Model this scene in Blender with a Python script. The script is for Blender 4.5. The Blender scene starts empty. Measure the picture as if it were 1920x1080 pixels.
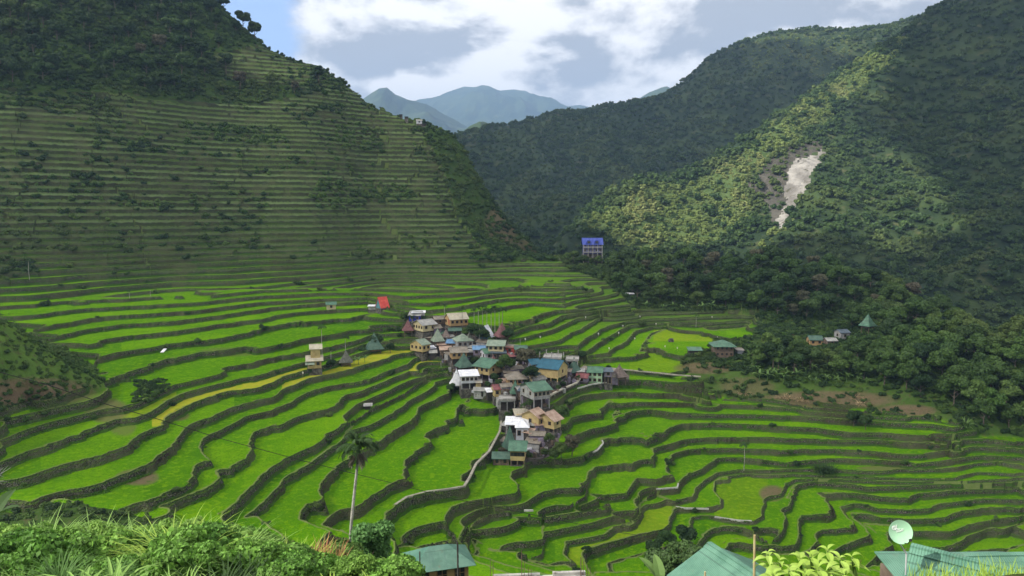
import bpy, bmesh, math, random
import numpy as np
from mathutils import Vector, Matrix, noise as mnoise
random.seed(7); np.random.seed(7)
R = math.radians
scene = bpy.context.scene
C = scene.collection
# ---------------------------------------------------------------- camera
TP = 0.1; PITCH = math.atan(TP); SP, CP = math.sin(PITCH), math.cos(PITCH); F = 1400.0
cam_d = bpy.data.cameras.new('camera'); cam = bpy.data.objects.new('camera', cam_d); C.objects.link(cam)
cam.location = (0, 0, 0); cam.rotation_euler = (R(90) - PITCH, 0, 0)
cam_d.sensor_width = 36; cam_d.lens = F / 1920 * 36; cam_d.clip_start = 0.2; cam_d.clip_end = 20000
scene.camera = cam
# ---------------------------------------------------------------- light and sky
SUN = Vector((-0.72, -0.34, 0.66)).normalized()      # direction towards the sun
SUN_EL = math.asin(SUN.z); SUN_AZ = math.atan2(SUN.x, SUN.y)
sd = bpy.data.lights.new('sun', 'SUN'); so = bpy.data.objects.new('sun', sd); C.objects.link(so)
sd.energy = 5.0; sd.angle = R(0.5); sd.color = (1.0, 0.94, 0.84)
so.rotation_euler = (-SUN).to_track_quat('-Z', 'Y').to_euler()
so.location = (0, 0, 300)
scene.view_settings.view_transform = 'Standard'; scene.view_settings.look = 'None'
scene.view_settings.exposure = 0.78; scene.view_settings.gamma = 1
world = bpy.data.worlds.new("World"); scene.world = world; world.use_nodes = True

class NT:
    def __init__(s, tree, clear=True):
        s.t = tree
        if clear: tree.nodes.clear()
    def n(s, typ, ins=None, **kw):
        nd = s.t.nodes.new(typ)
        for k, v in kw.items(): setattr(nd, k, v)
        for k, v in (ins or {}).items():
            sk = nd.inputs[k]
            if isinstance(v, bpy.types.NodeSocket): s.t.links.new(v, sk)
            elif isinstance(v, bpy.types.Node): s.t.links.new(v.outputs[0], sk)
            else: sk.default_value = v
        return nd
    def math(s, op, a, b=0.0, c=None, clamp=False):
        d = {0: a, 1: b}
        if c is not None: d[2] = c
        return s.n('ShaderNodeMath', d, operation=op, use_clamp=clamp).outputs[0]
    def mix(s, f, a, b, typ='RGBA', mode='MIX'):
        nd = s.n('ShaderNodeMix', data_type=typ, clamp_factor=True)
        if typ == 'RGBA': nd.blend_type = mode
        ia, ib = (6, 7) if typ == 'RGBA' else (2, 3)
        for i, v in ((0, f), (ia, a), (ib, b)):
            if isinstance(v, bpy.types.NodeSocket): s.t.links.new(v, nd.inputs[i])
            else: nd.inputs[i].default_value = (tuple(v) + (1,)) if (isinstance(v, (tuple, list)) and len(v) == 3) else v
        return nd.outputs[2 if typ == 'RGBA' else 0]
    def noise(s, vec, scale, detail=4, rough=0.55, dist=0.0):
        d = {'Scale': scale, 'Detail': detail, 'Roughness': rough, 'Distortion': dist}
        if vec is not None: d['Vector'] = vec
        return s.n('ShaderNodeTexNoise', d).outputs[0]
    def ss(s, v, lo, hi):       # smooth step map
        nd = s.n('ShaderNodeMapRange', {0: v, 1: lo, 2: hi, 3: 0.0, 4: 1.0}, interpolation_type='SMOOTHSTEP')
        return nd.outputs[0]

# ---- sky: Nishita air with procedural cloud cover
w = NT(world.node_tree)
sky = w.n('ShaderNodeTexSky', sky_type='NISHITA', sun_disc=False, sun_elevation=SUN_EL, sun_rotation=SUN_AZ,
          altitude=1200, air_density=1.0, dust_density=1.0, ozone_density=1.0)
tc = w.n('ShaderNodeTexCoord')
sep = w.n('ShaderNodeSeparateXYZ', {0: tc.outputs['Generated']})
X, Y_, Z_ = sep.outputs
zz = w.math('ADD', w.math('MAXIMUM', Z_, 0.0), 0.28)
px_ = w.math('DIVIDE', X, zz); py_ = w.math('DIVIDE', Y_, zz)
cv = w.n('ShaderNodeCombineXYZ', {0: px_, 1: w.math('MULTIPLY', py_, 1.0), 2: w.math('MULTIPLY', Z_, 3.0)}).outputs[0]
n1 = w.noise(cv, 1.7, 9, 0.6, 0.25)
n2 = w.noise(cv, 0.75, 6, 0.55, 0.35)
# clear gap over the left ridge
az = w.math('DIVIDE', X, w.math('MAXIMUM', Y_, 0.05))
edge = w.math('ADD', az, w.math('MULTIPLY', w.math('SUBTRACT', n1, 0.5), 0.16))
el_ = w.math('DIVIDE', Z_, w.math('MAXIMUM', Y_, 0.05))
edge = w.math('ADD', edge, w.math('MULTIPLY', w.math('SUBTRACT', el_, 0.22), 0.12))
cover = w.ss(edge, -0.305, -0.272)
back = w.ss(Y_, 0.02, -0.10)
lft = w.ss(az, -0.62, -0.80)
cover = w.math('MAXIMUM', cover, w.math('MAXIMUM', back, lft))
den = w.math('ADD', w.math('MULTIPLY', n1, 0.45), w.math('MULTIPLY', n2, 0.55))
def blob(cx, cz, rx, rz, amp):
    a = w.math('DIVIDE', w.math('SUBTRACT', az, cx), rx); b = w.math('DIVIDE', w.math('SUBTRACT', el_, cz), rz)
    d = w.math('SQRT', w.math('ADD', w.math('MULTIPLY', a, a), w.math('MULTIPLY', b, b)))
    d = w.math('ADD', d, w.math('ADD', w.math('MULTIPLY', w.math('SUBTRACT', n1, 0.5), 4.2), w.math('MULTIPLY', w.math('SUBTRACT', n2, 0.5), 2.5)))
    return w.math('MULTIPLY', w.ss(d, 1.6, 0.1), amp * 1.15)
dk = blob(-0.09, 0.215, 0.13, 0.045, 0.16)
for bb in ((-0.03, 0.245, 0.06, 0.05, 0.10), (0.09, 0.22, 0.075, 0.035, 0.14), (0.24, 0.235, 0.13, 0.045, 0.10), (-0.20, 0.20, 0.09, 0.02, 0.08),
           (0.40, 0.26, 0.12, 0.03, 0.08), (-0.10, 0.30, 0.2, 0.03, 0.07), (-0.12, 0.165, 0.16, 0.016, -0.10), (-0.22, 0.245, 0.05, 0.03, -0.10), (0.03, 0.255, 0.03, 0.03, -0.10)):
    dk = w.math('ADD', dk, blob(*bb))
den = w.math('ADD', den, dk)
gv = w.n('ShaderNodeMapping', {'Vector': tc.outputs['Generated'], 'Scale': (1.0, 1.0, 1.75)}).outputs[0]
gv2 = w.n('ShaderNodeVectorMath', {0: gv, 1: (-0.030, -0.012, 0.050)}, operation='ADD').outputs[0]
p1 = w.noise(gv, 3.7, 11, 0.58, 0.12); p2 = w.noise(gv2, 3.7, 11, 0.58, 0.12)
relief = w.math('MULTIPLY', w.math('SUBTRACT', p1, p2), 3.6)
low = w.noise(gv, 2.1, 3, 0.5)
lum = w.math('ADD', w.math('ADD', 0.60, relief), w.math('MULTIPLY', w.math('SUBTRACT', 0.5, low), 1.1))
lum = w.math('SUBTRACT', lum, w.math('MULTIPLY', dk, 2.6))
shade = w.ss(lum, 0.76, 0.24)
ccol = w.mix(shade, (0.80, 0.765, 0.72), (0.290, 0.292, 0.298))
skyb = w.n('ShaderNodeVectorMath', {0: sky.outputs[0], 'Scale': 0.12}, operation='SCALE').outputs[0]
skyb = w.mix(0.5, skyb, (0.30, 0.42, 0.72))
fin = w.mix(cover, skyb, ccol)
bg = w.n('ShaderNodeBackground', {'Color': fin, 'Strength': 1.22})
w.n('ShaderNodeOutputWorld', {0: bg.outputs[0]})

# ---------------------------------------------------------------- pixel <-> place
def slope(py): up = (540 - py) / F; return (-SP + up * CP) / (CP + up * SP)
def acol(px, py): up = (540 - py) / F; return ((px - 960) / F) / (CP + up * SP)
def at(px, py, Y): return (acol(px, py) * Y, Y, slope(py) * Y)
def atz(px, py, z): Y = z / slope(py); return (acol(px, py) * Y, Y, z)
def proj(X, Y, Z):
    yc = Y * CP - Z * SP; zc = Y * SP + Z * CP
    return 960 + F * X / yc, 540 - F * zc / yc
def inpoly(px, py, poly):
    ins = np.zeros(px.shape, bool); n = len(poly)
    for i in range(n):
        x1, y1 = poly[i]; x2, y2 = poly[(i + 1) % n]
        if y1 == y2: continue
        c = ((y1 > py) != (y2 > py)) & (px < (x2 - x1) * (py - y1) / (y2 - y1) + x1)
        ins ^= c
    return ins
# ---------------------------------------------------------------- naming helpers
def tag(o, label=None, cat=None, group=None, kind=None):
    if label: o['label'] = label
    if cat: o['category'] = cat
    if group: o['group'] = group
    if kind: o['kind'] = kind
    return o
def empty(name, loc, rz=0):
    o = bpy.data.objects.new(name, None); C.objects.link(o); o.location = loc; o.rotation_euler = (0, 0, rz)
    o.empty_display_size = 0.3
    return o
def mobj(name, verts, faces, mats, parent=None, midx=None, smooth=False):
    me = bpy.data.meshes.new(name); me.from_pydata([tuple(v) for v in verts], [], faces); me.update()
    for m in (mats if isinstance(mats, (list, tuple)) else [mats]): me.materials.append(m)
    if midx is not None: me.polygons.foreach_set('material_index', midx)
    if smooth: me.polygons.foreach_set('use_smooth', [True] * len(me.polygons))
    o = bpy.data.objects.new(name, me); C.objects.link(o)
    if parent: o.parent = parent
    return o
def npmesh(name, V, Q, mat, smooth=False):
    """V (n,3) float, Q (m,k) int"""
    me = bpy.data.meshes.new(name); k = Q.shape[1]
    me.vertices.add(len(V)); me.vertices.foreach_set('co', np.ascontiguousarray(V, np.float32).ravel())
    me.loops.add(Q.size); me.loops.foreach_set('vertex_index', np.ascontiguousarray(Q, np.int32).ravel())
    me.polygons.add(len(Q)); me.polygons.foreach_set('loop_start', np.arange(0, Q.size, k, dtype=np.int32))
    me.polygons.foreach_set('loop_total', np.full(len(Q), k, np.int32))
    me.polygons.foreach_set('use_smooth', np.full(len(Q), smooth, bool))
    me.update(calc_edges=True)
    if mat: me.materials.append(mat)
    return me
def gridquads(nr, nc):
    i = np.arange(nr - 1)[:, None] * nc + np.arange(nc - 1)[None, :]
    return np.stack([i, i + 1, i + nc + 1, i + nc], -1).reshape(-1, 4)
def setattr_f(me, name, arr):
    a = me.attributes.new(name, 'FLOAT', 'POINT'); a.data.foreach_set('value', np.ascontiguousarray(arr, np.float32).ravel())
def vnoise(x, y, seed=0, octv=4):
    """numpy value noise in [-1,1]"""
    out = np.zeros_like(x); amp = 1.0; tot = 0
    for o in range(octv):
        xi = np.floor(x).astype(np.int64); yi = np.floor(y).astype(np.int64); fx = x - xi; fy = y - yi
        fx = fx * fx * (3 - 2 * fx); fy = fy * fy * (3 - 2 * fy)
        def h(i, j):
            v = (i * 374761393 + j * 668265263 + (seed + o) * 1274126177) & 0xffffffff
            v = ((v ^ (v >> 13)) * 1103515245) & 0xffffffff
            return ((v ^ (v >> 16)) & 0xffff) / 32767.5 - 1
        out += amp * ((h(xi, yi) * (1 - fx) + h(xi + 1, yi) * fx) * (1 - fy) + (h(xi, yi + 1) * (1 - fx) + h(xi + 1, yi + 1) * fx) * fy)
        tot += amp; amp *= 0.5; x = x * 2.03 + 17.1; y = y * 2.03 + 5.3
    return out / tot
# ---------------------------------------------------------------- unseen cloud sheets, added overhead to shade the valley and leave sunlit gaps
H_CL = 1450.0
def shade_deck():
    n = 26.0
    xs = np.arange(-3300, 700, n); ys = np.arange(-1900, 1500, n); GX, GY = np.meshgrid(xs, ys)
    ox, oy = SUN.x / SUN.z * H_CL, SUN.y / SUN.z * H_CL
    tx, ty = GX - ox, GY - oy                       # where on the z = 0 plane this piece of cloud throws its shadow
    wx = tx + vnoise(GX / 90, GY / 90, 61, 4) * 40; wy = ty + vnoise(GX / 90, GY / 90, 62, 4) * 40
    def win(poly, z): return inpoly(wx, wy, [(x - SUN.x / SUN.z * z, y - SUN.y / SUN.z * z) for x, y in poly])
    full = (wy > 560) & (wy < 1780) & (wx > -900)
    full |= (wx > 165 + 0.0 * wy) & (wy > 330) & (wy < 1780)
    full &= ~win([(0,640),(150,580),(300,600),(352,700),(375,780),(430,870),(640,1045),(590,1130),(360,990),(200,900),(20,820)], 60)  # gap shaped so the sun reaches the near ridge
    full &= ~win([(400,1440),(520,1360),(800,1400),(840,1640),(420,1640)], 340)  # gap shaped so the sun reaches the far crest
    thin = (wy > 70) & (wy <= 640) & (wx > -520) & (wx < 420) & ~full  # thinner sheet added to weaken the sun over the valley
    for nm, mask, tr in (('shade_cloud', full, 0.05), ('shade_cloud', thin, 0.34)):
        m = bpy.data.materials.new('shade_cloud'); m.use_nodes = True; q = NT(m.node_tree)
        d = q.n('ShaderNodeBsdfDiffuse', {'Color': (0.9, 0.9, 0.9, 1)}); t = q.n('ShaderNodeBsdfTranslucent', {'Color': (0.95, 0.95, 0.95, 1)})
        mx = q.n('ShaderNodeMixShader', {0: 0.65, 1: d.outputs[0], 2: t.outputs[0]}); tp = q.n('ShaderNodeBsdfTransparent')
        mx2 = q.n('ShaderNodeMixShader', {0: math.sqrt(tr), 1: mx.outputs[0], 2: tp.outputs[0]}); q.n('ShaderNodeOutputMaterial', {0: mx2.outputs[0]})
        top = H_CL + 16 + vnoise(GX / 120, GY / 120, 63, 5) * 12; bot = H_CL - 4 + vnoise(GX / 140, GY / 140, 64, 4) * 4
        V_ = np.concatenate([np.stack([GX, GY, top], -1).reshape(-1, 3), np.stack([GX, GY, bot], -1).reshape(-1, 3)])
        nr, nc = GX.shape; N_ = nr * nc; fm = mask[:-1, :-1] & mask[1:, 1:] & mask[:-1, 1:] & mask[1:, :-1]
        i, j = np.where(fm); b = i * nc + j
        Q_ = [np.stack([b, b + 1, b + nc + 1, b + nc], -1), np.stack([b + N_, b + nc + N_, b + nc + 1 + N_, b + 1 + N_], -1)]
        pad = np.pad(fm, 1)
        for di, dj, e0, e1 in ((-1, 0, 0, 1), (1, 0, nc + 1, nc), (0, -1, nc, 0), (0, 1, 1, nc + 1)):
            ed = fm & ~pad[1 + di:pad.shape[0] - 1 + di, 1 + dj:pad.shape[1] - 1 + dj]; i2, j2 = np.where(ed); c = i2 * nc + j2
            Q_.append(np.stack([c + e0, c + e0 + N_, c + e1 + N_, c + e1], -1))
        o = bpy.data.objects.new(nm, npmesh(nm, V_, np.concatenate(Q_), m, True)); C.objects.link(o); tag(o, kind='structure')
shade_deck()
# ================================================================ TERRACED VALLEY
ZC = {-9: -86, -8: -84, -7: -82.5, -6: -81, -5: -80, -4: -78, -3: -76, -2: -74.2, -1: -73, 0: -72, 1: -69.6, 2: -68.6, 3: -67, 4: -65.3, 5: -63.6, 6: -61.6,
      7: -59, 8: -57, 9: -55, 10: -53.5, 11: -51.8, 12: -50.3, 13: -49, 14: -47.5, 15: -46, 16: -44.7, 17: -43.3, 18: -41.5,
      19: -39.8, 20: -38.4, 21: -37, 22: -35.6, 23: -34.2, 24: -33}
ZR = {-9: -84.6, -8: -83.2, -7: -81.8, -6: -79.8, -5: -78, -4: -76.4, -3: -75.2, -2: -73.6, -1: -72.2, 0: -71.55, 1: -71, 2: -70.1, 3: -68.7, 4: -67.2,
      5: -65.6, 6: -63.8, 7: -62.2, 8: -60.95, 9: -59.6, 10: -55.5, 11: -54.3, 12: -52.3, 13: -51, 14: -49.5, 15: -48, 16: -46.7,
      17: -45.2, 18: -43.3, 19: -41.3, 20: -39.6, 21: -38, 22: -36.4, 23: -34.8, 24: -33.4}
KMIN, KMAX = -40, 110
kk = np.arange(KMIN, KMAX + 1)
def ladder(d):
    out = np.zeros(len(kk))
    for i, k in enumerate(kk):
        if k < -9: out[i] = d[-9] - 2.0 * (-9 - k)
        elif k <= 24: out[i] = d[k]
        else: out[i] = d[24] + 2.2 * min(k - 24, 2) + 2.6 * min(max(k - 26, 0), 5) + 3.15 * max(k - 31, 0)
    return out
LC, LR = ladder(ZC), ladder(ZR)
def wright(a):
    t = np.clip((a - 0.03) / 0.31, 0, 1); return t * t * (3 - 2 * t)
def z_of(u, a):      # piecewise linear in u
    w_ = wright(a); return np.interp(u, kk, LC) * (1 - w_) + np.interp(u, kk, LR) * w_
def u_of(z, a):
    w_ = wright(a)
    uc = np.interp(z, LC, kk); ur = np.interp(z, LR, kk)
    return uc * (1 - w_) + ur * w_
CT = {
 8: [[(1060,800),(1000,800),(962,792),(948,772),(928,750),(905,735),(870,730),(852,731),(850,735),(865,740),(880,752),(862,762),(860,772),(869,786),(842,787),(815,806),(797,820),(815,826),(812,832),(792,842),(767,862),(762,882),(772,895),(755,902),(730,910),(695,930),(670,952),(635,960),(618,972),(607,985),(630,993),(655,1000)],
     [(1060,800),(1072,785),(1090,778),(1125,775),(1135,762),(1143,752),(1155,760),(1172,757),(1197,755),(1235,755),(1310,757),(1440,762),(1497,767),(1540,769),(1577,771),(1615,774),(1665,777),(1715,781),(1750,783),(1800,792)]],
 9: [[(1065,757),(1062,768),(1030,775),(990,770),(950,755),(920,735),(870,722),(846,726),(840,738),(825,746),(787,764),(781,783),(765,795),(745,806),(722,815),(715,825),(695,842),(660,857),(625,882),(603,908),(604,930),(612,948),(600,945),(578,947),(568,962),(565,974),(585,986),(618,998),(650,1005)],
     [(1065,757),(1070,750),(1100,740),(1135,737),(1185,737),(1260,739),(1335,742),(1440,748),(1520,762),(1600,767),(1700,774)]],
 7: [[(1155,792),(1135,800),(1105,806),(1085,815),(1070,828),(1040,832),(1000,825),(960,810),(940,790),(937,810),(917,847),(893,870),(880,897),(870,913),(840,918),(800,923),(763,933),(737,950),(723,963),(723,983),(737,1003),(745,1020)],
     [(1155,792),(1150,780),(1157,770),(1165,782),(1185,772),(1220,769),(1260,775),(1320,777),(1440,779),(1497,781),(1540,784),(1567,786),(1640,791),(1690,794),(1750,797),(1800,806)]],
 6: [[(1085,860),(1060,862),(1040,862),(1000,863),(990,868),(986,880),(960,887),(966,905),(971,918),(967,925),(940,930),(907,937),(873,943),(850,950),(833,967),(837,983),(853,1003),(855,1008),(813,1013),(767,1020),(740,1028)],
     [(1085,860),(1120,845),(1131,832),(1128,823),(1172,821),(1205,813),(1212,827),(1240,817),(1257,805),(1280,796),(1335,794),(1385,796),(1440,799),(1472,800),(1532,804),(1560,809),(1590,812),(1650,813),(1745,818),(1800,825)]],
 5: [[(1103,887),(1100,907),(1097,927),(1083,937),(1063,947),(1007,958),(960,957),(920,962),(887,977),(878,985),(868,1000),(862,1012),(820,1020),(770,1032)],
     [(1103,887),(1115,878),(1150,873),(1197,872),(1225,865),(1226,855),(1222,842),(1247,837),(1285,826),(1335,822),(1440,821),(1515,824),(1565,826),(1640,826),(1690,830),(1740,831),(1790,827),(1822,824),(1865,825),(1915,832)]],
 4: [[(870,1018),(880,1000),(887,986),(900,974),(923,967),(960,971),(1017,973),(1057,966),(1107,957),(1140,952),(1146,947),(1143,942),(1122,933),(1109,928),(1135,931),(1175,925),(1187,908),(1195,898),(1230,900),(1262,892),(1252,877),(1250,862),(1265,852),(1290,845),(1310,843),(1375,842),(1440,843),(1465,845),(1502,843),(1565,844),(1640,848),(1690,853),(1727,853),(1752,848),(1790,845),(1830,838),(1915,842)]],
 3: [[(890,1050),(895,1030),(885,1012),(905,1022),(923,1033),(960,1036),(1010,1037),(1016,1030),(1018,1010),(1018,990),(1021,978),(1057,971),(1107,962),(1148,957),(1150,968),(1177,972),(1192,962),(1197,952),(1189,938),(1225,922),(1231,918),(1270,915),(1272,907),(1292,889),(1315,881),(1322,873),(1345,860),(1390,860),(1440,864),(1477,869),(1515,865),(1560,861),(1602,862),(1690,866),(1715,871),(1760,866),(1840,855),(1915,858)]],
 2: [[(960,1042),(1027,1062),(1077,1054),(1062,1038),(1060,1017),(1100,1010),(1135,1003),(1150,990),(1175,984),(1195,975),(1203,960),(1199,946),(1228,928),(1262,941),(1300,933),(1304,918),(1320,905),(1345,887),(1387,882),(1440,882),(1482,880),(1530,881),(1580,882),(1615,885),(1652,885),(1690,881),(1740,881),(1800,877),(1830,870),(1870,867),(1912,872)]],
 1: [[(1112,1078),(1103,1060),(1093,1040),(1100,1030),(1135,1020),(1200,1003),(1242,993),(1252,985),(1257,965),(1267,951),(1285,954),(1335,955),(1352,946),(1351,933),(1342,920),(1341,905),(1352,897),(1367,894),(1400,890),(1440,892),(1480,890),(1560,893),(1640,896),(1700,898),(1760,899),(1790,897),(1815,891),(1840,887),(1902,890)]],
 0: [[(1147,1078),(1140,1058),(1185,1045),(1240,1030),(1288,1018),(1291,990),(1297,972),(1320,968),(1340,970),(1385,977),(1413,978),(1427,967),(1425,955),(1440,935),(1466,926),(1472,908),(1490,900),(1560,899),(1640,903),(1740,905),(1800,904),(1900,899)]],
 -1: [[(1300,1045),(1310,1022),(1318,1004),(1335,992),(1355,987),(1395,990),(1420,1000),(1440,1012),(1455,1010),(1467,995),(1472,970),(1467,957),(1482,947),(1477,933),(1485,917),(1489,911),(1527,904),(1590,908),(1627,915),(1690,912),(1740,910),(1820,909),(1915,905)]],
 -2: [[(1335,1050),(1350,1026),(1365,1012),(1420,1010),(1440,1022),(1467,1026),(1490,1022),(1497,1010),(1500,975),(1503,968),(1552,968),(1565,960),(1560,945),(1545,932),(1535,925),(1600,926),(1652,932),(1702,935),(1722,927),(1790,920),(1840,919),(1915,915)]],
 -3: [[(1400,1050),(1440,1042),(1500,1040),(1527,1027),(1537,1015),(1532,1003),(1545,995),(1605,990),(1592,970),(1577,952),(1600,946),(1615,946),(1647,955),(1702,957),(1740,955),(1762,945),(1802,940),(1852,936),(1915,938)]],
 -4: [[(1555,1045),(1580,1027),(1595,1017),(1634,1008),(1622,990),(1602,972),(1596,962),(1627,965),(1652,972),(1715,975),(1765,972),(1802,960),(1840,954),(1890,952),(1915,955)]],
 -5: [[(1625,1065),(1645,1045),(1652,1035),(1672,1022),(1650,1005),(1635,992),(1620,983),(1660,985),(1712,997),(1782,997),(1820,985),(1870,974),(1915,970)]],
 -6: [[(1690,1070),(1700,1045),(1700,1030),(1755,1030),(1790,1023),(1812,1008),(1860,991),(1877,994),(1920,982)]],
 -7: [[(1745,1075),(1770,1050),(1815,1037),(1885,1032),(1925,1020)]],
 10: [[(860,715),(840,704),(806,700),(803,716),(782,727),(757,742),(708,766),(692,774),(668,792),(650,812),(645,826),(632,836),(622,838),(597,857),(580,870),(555,885),(537,897),(522,917),(505,935),(480,957),(460,972)],
      [(860,715),(910,722),(950,742),(1000,757),(1020,756),(1055,737),(1110,721),(1147,716),(1210,713),(1285,721),(1330,730)]],
 11: [[(850,700),(830,699),(800,705),(798,709),(780,720),(755,737),(705,760),(690,768),(680,775),(655,790),(622,812),(610,822),(587,837),(562,847),(540,857),(512,875),(495,890),(480,906),(462,925),(445,942),(428,957),(410,965)],
      [(850,700),(880,708),(930,718),(980,738),(1018,749),(1050,732),(1080,719),(1095,700),(1088,683),(1135,690),(1185,695),(1235,700),(1272,704),(1320,707),(1350,702)]],
 12: [[(850,686),(830,690),(800,695),(785,698),(768,697),(757,702),(722,716),(690,730),(672,737),(652,741),(640,755),(620,765),(580,777),(530,792),(505,802),(480,811),(472,825),(467,845),(460,860),(445,870),(430,880),(412,882),(405,884),(411,897),(400,910),(380,920),(350,932),(300,952)],
      [(850,686),(880,682),(940,690),(1000,688),(1048,678),(1100,675),(1180,669),(1200,662),(1210,642),(1222,626),(1247,618),(1285,618),(1340,620),(1400,617)]],
 13: [[(820,662),(796,667),(776,674),(768,684),(755,688),(720,700),(692,712),(677,716),(642,722),(620,725),(590,732),(565,745),(542,757),(512,771),(480,779),(462,783),(442,795),(412,810),(400,815),(382,825),(379,835),(382,845),(394,865),(375,870),(362,882),(367,897),(345,915),(312,927),(275,945)],
      [(820,662),(860,667),(940,678),(1000,681),(1050,673),(1142,663),(1155,652),(1177,640),(1192,621),(1222,613),(1285,612),(1340,612),(1400,609)]],
 14: [[(850,660),(800,657),(780,660),(742,666),(720,676),(675,688),(630,700),(580,710),(535,730),(512,745),(480,752),(430,767),(400,782),(362,797),(345,812),(325,837),(300,857),(275,875),(217,902),(175,915),(105,927),(62,940),(32,952),(-10,967)],
      [(850,660),(900,665),(960,671),(1015,673),(1060,666),(1080,659),(1100,660),(1130,640),(1160,622),(1180,610),(1232,605),(1300,609),(1385,602),(1420,600)]],
 15: [[(830,644),(780,643),(750,645),(700,654),(650,672),(600,688),(555,700),(530,707),(512,720),(480,729),(425,735),(375,752),(330,770),(308,785),(308,798),(275,812),(265,818),(225,840),(175,860),(100,882),(50,897),(-10,906)],
      [(830,644),(900,652),(960,664),(1015,667),(1080,654),(1085,647),(1110,630),(1140,612),(1180,602),(1230,598),(1407,591)]],
 16: [[(860,637),(795,638),(727,640),(680,647),(650,658),(600,672),(567,681),(530,691),(480,706),(425,717),(362,732),(345,738),(312,752),(285,772),(250,785),(220,788),(175,803),(150,815),(100,832),(50,850),(-10,873)],
      [(860,637),(930,646),(985,650),(1050,639),(1060,630),(1092,617),(1107,606),(1125,597),(1150,592),(1222,587),(1397,582)]],
 17: [[(850,622),(760,618),(730,620),(700,628),(667,641),(620,651),(570,661),(530,668),(480,680),(425,692),(412,702),(327,722),(290,740),(260,755),(230,765),(195,769),(150,780),(100,792),(37,813),(-10,832)],
      [(850,622),(900,630),(960,638),(1010,627),(1045,615),(1080,599),(1100,592),(1150,585),(1250,578),(1350,574)]],
 18: [[(850,613),(765,611),(742,612),(700,617),(655,622),(630,626),(580,633),(530,645),(480,655),(460,651),(375,662),(312,675),(262,690),(225,700),(210,712),(203,728),(190,745),(162,754),(125,762),(62,776),(-10,792)],
      [(850,613),(900,621),(960,624),(992,613),(1030,606),(1055,592),(1077,589),(1120,582),(1200,574)]],
 19: [[(870,605),(800,603),(760,600),(742,590),(725,583),(692,590),(655,597),(575,605),(560,602),(480,620),(400,637),(312,647),(250,657),(200,665),(180,672),(165,700),(145,725),(100,738),(50,753),(-10,768)],
      [(870,605),(912,611),(960,612),(992,602),(1022,590),(1042,582),(1072,581),(1120,575),(1180,569)]],
 20: [[(1060,572),(1000,569),(955,575),(855,590),(800,597),(760,592),(735,583),(690,578),(600,583),(547,588),(480,600),(400,610),(317,624),(250,630),(200,637),(165,647)]],
 21: [[(1060,562),(1010,560),(970,558),(927,562),(855,577),(805,583),(760,583),(725,575),(690,566),(600,569),(512,577),(480,582),(375,597),(312,604),(225,610),(175,617),(125,627),(77,636)]],
 22: [[(1060,551),(1000,548),(950,551),(902,556),(855,564),(805,569),(732,567),(690,558),(600,561),(512,566),(480,568),(375,582),(270,590),(225,592),(175,597),(125,607),(62,616)]],
 23: [[(1060,542),(950,542),(850,552),(760,556),(690,549),(600,550),(480,556),(350,570),(265,574),(175,578),(100,587),(15,597)]],
 24: [[(1080,534),(1000,534),(900,540),(800,545),(700,541),(600,541),(480,545),(375,557),(325,555),(175,564),(75,575),(-10,586)]],
}
MAN = [  # (px, py, Y)
 (0,500,300),(0,440,320),(0,380,335),(0,300,352),(0,170,385),(0,80,420),(0,0,455),(0,-100,500),(-120,300,350),(-120,0,440),(-120,500,290),
 (150,480,325),(150,400,345),(150,300,370),(150,200,395),(150,80,435),(150,0,470),
 (300,500,340),(300,420,362),(300,340,385),(300,260,408),(300,190,432),(300,100,470),(300,0,515),(300,-60,545),
 (400,0,548),(440,45,556),(480,85,560),(450,180,475),(450,300,428),(450,420,392),
 (600,500,380),(600,460,395),(600,400,415),(600,320,440),(600,240,468),(600,170,498),(600,125,520),(540,105,540),(660,160,522),
 (700,195,525),(700,300,480),(700,400,440),(700,460,420),(700,520,395),(780,230,525),(780,330,475),(780,420,440),(780,480,420),
 (830,330,482),(850,400,455),(905,460,440),(950,487,432),(860,265,518),(900,340,505),(960,420,495),(1000,452,488),(1042,482,480),(1020,486,462),(880,420,462),(940,460,455),(990,478,462),
 (1000,489,437),(1050,489,437),(850,520,395),(950,520,398),(1050,520,392),(1130,540,375),(1200,580,345),
 (1100,500,430),(1200,500,425),(1300,500,412),(1450,500,396),(1600,527,370),(1700,565,345),(1150,540,380),(1300,560,362),(1400,570,350),(1420,590,336),(1450,620,310),
 (1530,645,285),(1625,625,290),(1357,668,268),(1300,665,270),(1420,668,266),(1600,600,305),(1700,600,285),(1350,712,250),(1450,715,245),(1600,725,238),(1600,665,260),(1750,710,236),(1750,645,258),
 (1850,770,222),(1920,800,215),(1920,700,232),(1920,645,250),(1800,622,266),(2040,700,225),(2040,800,205),(2040,950,180),
 (0,606,168),(60,642,171),(150,705,172),(200,737,171),(30,680,160),(90,710,158),(-120,600,150),(-120,750,130),(-120,900,118)]
ANCH = [(-.75,200,-37),(-.66,205,-39),(-.60,205,-41),(-.85,60,-28)]
for a_ in (-.8,-.6,-.4,-.2,0,.2,.4,.6,.8):
    ANCH += [(a_,16,-8.6),(a_,24,-12.6),(a_,36,-19),(a_,52,-28),(a_,72,-39),(a_,98,-54 if a_ > -.3 else -48)]
ANCH += [(-.4,122,-52),(-.2,125,-60),(0,128,-64),(.2,130,-68),(.4,135,-74),(.6,140,-80),(.8,145,-82),(-.62,118,-47)]
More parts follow.
